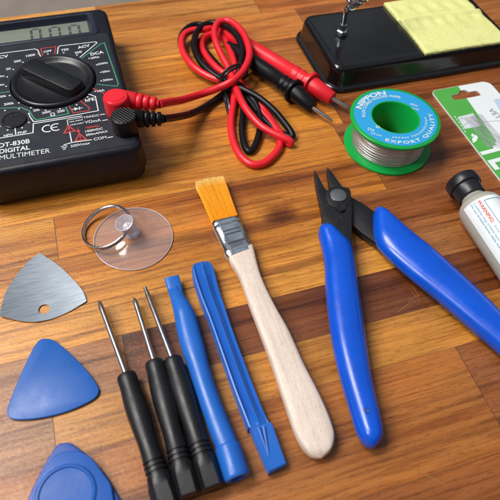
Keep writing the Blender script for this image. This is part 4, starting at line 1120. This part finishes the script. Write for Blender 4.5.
# ------------------------------------------------------------------ hang card
def build_card():
    X0, X1, Y1 = 175.0, 211.6, 203.4
    Y0 = 96.0
    t = empty('package_card', (193, 150, 0), 'green and white cardboard hang card from a package, with a slotted hole', 'package card')
    Z = .75
    ang = .004
    def rr(p):   # slight turn on the table, about the top left corner
        x, y = p[0]-X0, p[1]-Y1; return (X0+x*math.cos(ang)-y*math.sin(ang), Y1+x*math.sin(ang)+y*math.cos(ang))
    o = [rr(p) for p in rrect(X0, Y0, X1, Y1, (1, 1, 4.5, 3), 6)]
    # euro slot
    hs = []
    hc = (192.4, 195.4)
    for (x, y) in [(-8.3, -1.3), (-7.3, -2.4), (7.3, -2.4), (8.6, -1.2), (8.6, .6), (7.4, 1.8), (3.8, 1.9), (2.9, 2.8), (1.6, 4.0), (-1.4, 4.0), (-2.7, 2.8), (-3.8, 1.9), (-7.3, 1.8), (-8.4, .6)]:
        hs.append((hc[0]+x, hc[1]+y))
    hole = [(v.x, v.y) for v in smooth([Vector((*rr(p), 0)) for p in hs], 4, True)]
    bm = hole_plate(o, hole, .08, .7, lambda x, y: 0)
    obj('card', bm, 'paper_white', t, sharp=50)
    # green printed area: left strip, its border running down to the right
    gr = bmesh.new()
    b0, b1 = P2(459.6, 88.2, Z), P2(500, 146, Z); k = (b1[0]-b0[0])/(b1[1]-b0[1])
    xa = lambda y: b0[0]+(y-b0[1])*k
    go = [rr(p) for p in [(X0+.5, Y0+.3)]]
    ys = Y0+.4
    oo = []
    for p in rrect(X0+.2, Y0+.3, X1-.4, Y1-.2, (1, 1, 4.2, 2.7), 6):
        q = rr(p)
        oo.append(q)
    cut = [q for q in oo if q[0] <= xa(q[1])]
    if area(cut) < 0: cut = cut[::-1]
    # find where the border line meets the top and the right side
    topq = rr((X0, Y1-.2)); yt = topq[1]+(xa(topq[1])-topq[0])*math.tan(ang)
    pt_top = (xa(yt), yt)
    xr = X1-.4-0.0
    yr = b0[1]+(xr+2.2-b0[0])/k
    poly = [rr((X0+.2, Y0+.3)), rr((X1-.4, Y0+.4))]
    if yr > Y0: poly += [(xa(yr-6) if False else xa(yr), yr)]
    poly += [pt_top]+[rr(p) for p in rrect(X0+.2, Y0+.3, X1-.4, Y1-.2, (1, 1, 4.2, 2.7), 6)[-7:]]
    ov = [gr.verts.new((*p, Z-.02)) for p in poly]; 
    hin = [gr.verts.new((*p, Z-.02)) for p in inset(hole if area(hole) > 0 else hole[::-1], -.05)]
    es = [gr.edges.new((v[i], v[(i+1) % len(v)])) for v in (ov, hin) for i in range(len(v))]
    bmesh.ops.triangle_fill(gr, edges=es, use_beauty=True)
    # keep only the part left of the border line
    bmesh.ops.bisect_plane(gr, geom=gr.verts[:]+gr.edges[:]+gr.faces[:], plane_co=(b0[0], b0[1], 0), plane_no=(1, -k, 0), clear_outer=True)
    for f in gr.faces:
        f.normal_update()
        if f.normal.z < 0: f.normal_flip()
    obj('green_print', gr, 'card_green', t, keep=True)
    # white sticker with torn scuffs, small white barcode-like strokes beside it
    sk = bmesh.new()
    sk.faces.new([sk.verts.new((*P2(*p, Z), Z+.03)) for p in ((457.5, 117.2), (473, 113.2), (481.4, 126), (464.5, 129))])
    pts = [(474, 118), (479, 121.5), (486, 127), (497, 140), (500.5, 147), (492, 138), (487, 127.5), (480, 125.5), (475.5, 125)]
    obj('sticker', sk, 'paper_scuffed', t)
    tn = bmesh.new()
    for pts in ([(472, 139), (475, 134.5), (478, 137), (476.5, 141), (473, 143)], [(471, 134.5), (473.5, 133.5), (474, 136), (472, 137)], [(492, 146), (497, 145), (501, 149), (495, 149.5)]):
        tn.faces.new([tn.verts.new((*P2(*p, Z), Z+.03)) for p in pts])
    for i in range(6):
        x = 454.5+i*2.0; y = 116+i*2.9
        ribbon(tn, [P2(x, y, Z), P2(x+1.2, y+1.8, Z)], .45, Z+.03)
    wl = bmesh.new()
    obj('torn_paper', tn, 'paper_white', t, keep=True)
    # pen-like scribbles
    for pts in ([(458, 120), (466, 118), (476, 125), (486, 128)], [(460, 117.5), (470, 122), (478, 130)], [(478, 122), (488, 121.5), (499, 120.5)], [(463, 126), (472, 121), (484, 124)]):
        ribbon(wl, [(v.x, v.y) for v in smooth([Vector((*P2(*p, Z), 0)) for p in pts], 6)], .16, Z+.06)
    # grey word on the white part, running down to the right
    text_flat(wl, 'VETT', P2(487.6, 109.6, Z), P2(501, 123, Z), Z+.03, 1.0, .0)
    obj('grey_print', wl, 'ink_grey', t, keep=True)
    # big white letters on the green
    pb = bmesh.new()
    pb.faces.new([pb.verts.new((*P2(*p, Z), Z+.02)) for p in ((493.5, 99.5), (508, 97), (520, 112), (503, 116))])
    obj('pale_panel', pb, 'pale_blue', t)
    # torn scrap of the clear blister still stuck to the card
    fl = bmesh.new(); nA = 14; g = {}
    q = [Vector((*P2(*p, Z), 0)) for p in ((464, 119), (481, 114), (509, 147), (487, 148))]
    for k_ in (0, 1):
        for i in range(nA+1):
            for j in range(nA+1):
                u, v = i/nA, j/nA; p = (q[0].lerp(q[1], u)).lerp(q[3].lerp(q[2], u), v)
                e_ = .5*math.sin(17*u+3*v)*(1 if v in (0, 1) else 0)
                g[k_, i, j] = fl.verts.new((p.x+e_*.6, p.y+e_, Z+.12+.22*k_+.9*max(0, math.sin(u*5.2+1.5*v)*math.sin(v*4.1+.6))+.25*math.sin(9*u-7*v)**2))
    for i in range(nA):
        for j in range(nA):
            fl.faces.new((g[1, i, j], g[1, i+1, j], g[1, i+1, j+1], g[1, i, j+1])); fl.faces.new((g[0, i, j+1], g[0, i+1, j+1], g[0, i+1, j], g[0, i, j]))
        for a_, b_ in (((i, 0), (i+1, 0)), ((i+1, nA), (i, nA)), ((nA, i), (nA, i+1)), ((0, i+1), (0, i))):
            fl.faces.new((g[0, a_[0], a_[1]], g[0, b_[0], b_[1]], g[1, b_[0], b_[1]], g[1, a_[0], a_[1]]))
    obj('plastic_scrap', fl, 'clear_vinyl', t)
    bt = bmesh.new()
    text_flat(bt, 'TE', P2(476.5, 147.2, Z), P2(496.2, 170, Z), Z+.08, 1.3, .03)
    obj('white_letters', bt, 'paper_white', t, keep=True)
build_card()

# ------------------------------------------------------------------ camera
cam = bpy.data.cameras.new('camera'); co = bpy.data.objects.new('camera', cam); COL.objects.link(co)
mw = Matrix((( CR.x, CU.x, -CF.x, 0), (CR.y, CU.y, -CF.y, 0), (CR.z, CU.z, -CF.z, CAMZ*MM), (0, 0, 0, 1)))
co.matrix_world = mw
cam.sensor_width = 36; cam.sensor_height = 36; cam.sensor_fit = 'HORIZONTAL'; cam.lens = FPX/500*36
cam.clip_start = .005; cam.clip_end = 50
cam.dof.use_dof = True; cam.dof.focus_distance = .235; cam.dof.aperture_fstop = 17
C.camera = co

# ------------------------------------------------------------------ light: one window-side lamp and a ceiling lamp, dim room
w = bpy.data.worlds.new('World'); C.world = w; w.use_nodes = True
nt = w.node_tree; bg = nt.nodes['Background']
tc = nt.nodes.new('ShaderNodeTexCoord'); sx = nt.nodes.new('ShaderNodeSeparateXYZ'); nt.links.new(tc.outputs['Generated'], sx.inputs[0])
rp = nt.nodes.new('ShaderNodeValToRGB'); nt.links.new(sx.outputs['Z'], rp.inputs[0])
e = rp.color_ramp.elements; e[0].position = 0; e[0].color = (.10, .09, .085, 1); e[1].position = .62; e[1].color = (.62, .68, .78, 1)
k = e.new(.12); k.color = (.13, .125, .13, 1); k = e.new(.36); k.color = (.20, .21, .24, 1); k = e.new(.48); k.color = (.5, .55, .64, 1)
nz = nt.nodes.new('ShaderNodeTexNoise'); nz.inputs['Scale'].default_value = 4.2; nz.inputs['Detail'].default_value = 2; nt.links.new(tc.outputs['Generated'], nz.inputs['Vector'])
r2 = nt.nodes.new('ShaderNodeValToRGB'); nt.links.new(nz.outputs['Fac'], r2.inputs[0]); r2.color_ramp.elements[0].position = .40; r2.color_ramp.elements[0].color = (.6, .6, .6, 1); r2.color_ramp.elements[1].position = .62; r2.color_ramp.elements[1].color = (1.4, 1.4, 1.4, 1)
mx = nt.nodes.new('ShaderNodeMix'); mx.data_type = 'RGBA'; mx.blend_type = 'MULTIPLY'; mx.inputs[0].default_value = 1
nt.links.new(rp.outputs[0], mx.inputs[6]); nt.links.new(r2.outputs[0], mx.inputs[7]); nt.links.new(mx.outputs[2], bg.inputs[0]); bg.inputs[1].default_value = .38
def lamp(name, loc, target, sx, sy, power, col):
    l = bpy.data.lights.new(name, 'AREA'); l.shape = 'RECTANGLE'; l.size = sx; l.size_y = sy; l.energy = power; l.color = col
    o = bpy.data.objects.new(name, l); COL.objects.link(o); o.location = loc
    o.rotation_euler = (Vector(target)-Vector(loc)).to_track_quat('-Z', 'Y').to_euler(); return o
lamp('ceiling_lamp', (-.66, .60, 1.45), (.05, .15, 0), .62, .62, 25, (1, .96, .90))
lamp('side_lamp', (-.95, .05, 1.0), (.05, .15, 0), .34, .34, 9, (1, .97, .93))
C.view_settings.view_transform = 'Standard'; C.view_settings.look = 'None'; C.view_settings.gamma = 1; C.view_settings.exposure = 0
C.render.engine = 'CYCLES'
C.cycles.max_bounces = 8; C.cycles.transmission_bounces = 8; C.cycles.use_denoising = True
C.cycles.blur_glossy = 1.2; C.cycles.sample_clamp_indirect = 4
C.cycles.caustics_refractive = True; C.cycles.caustics_reflective = False
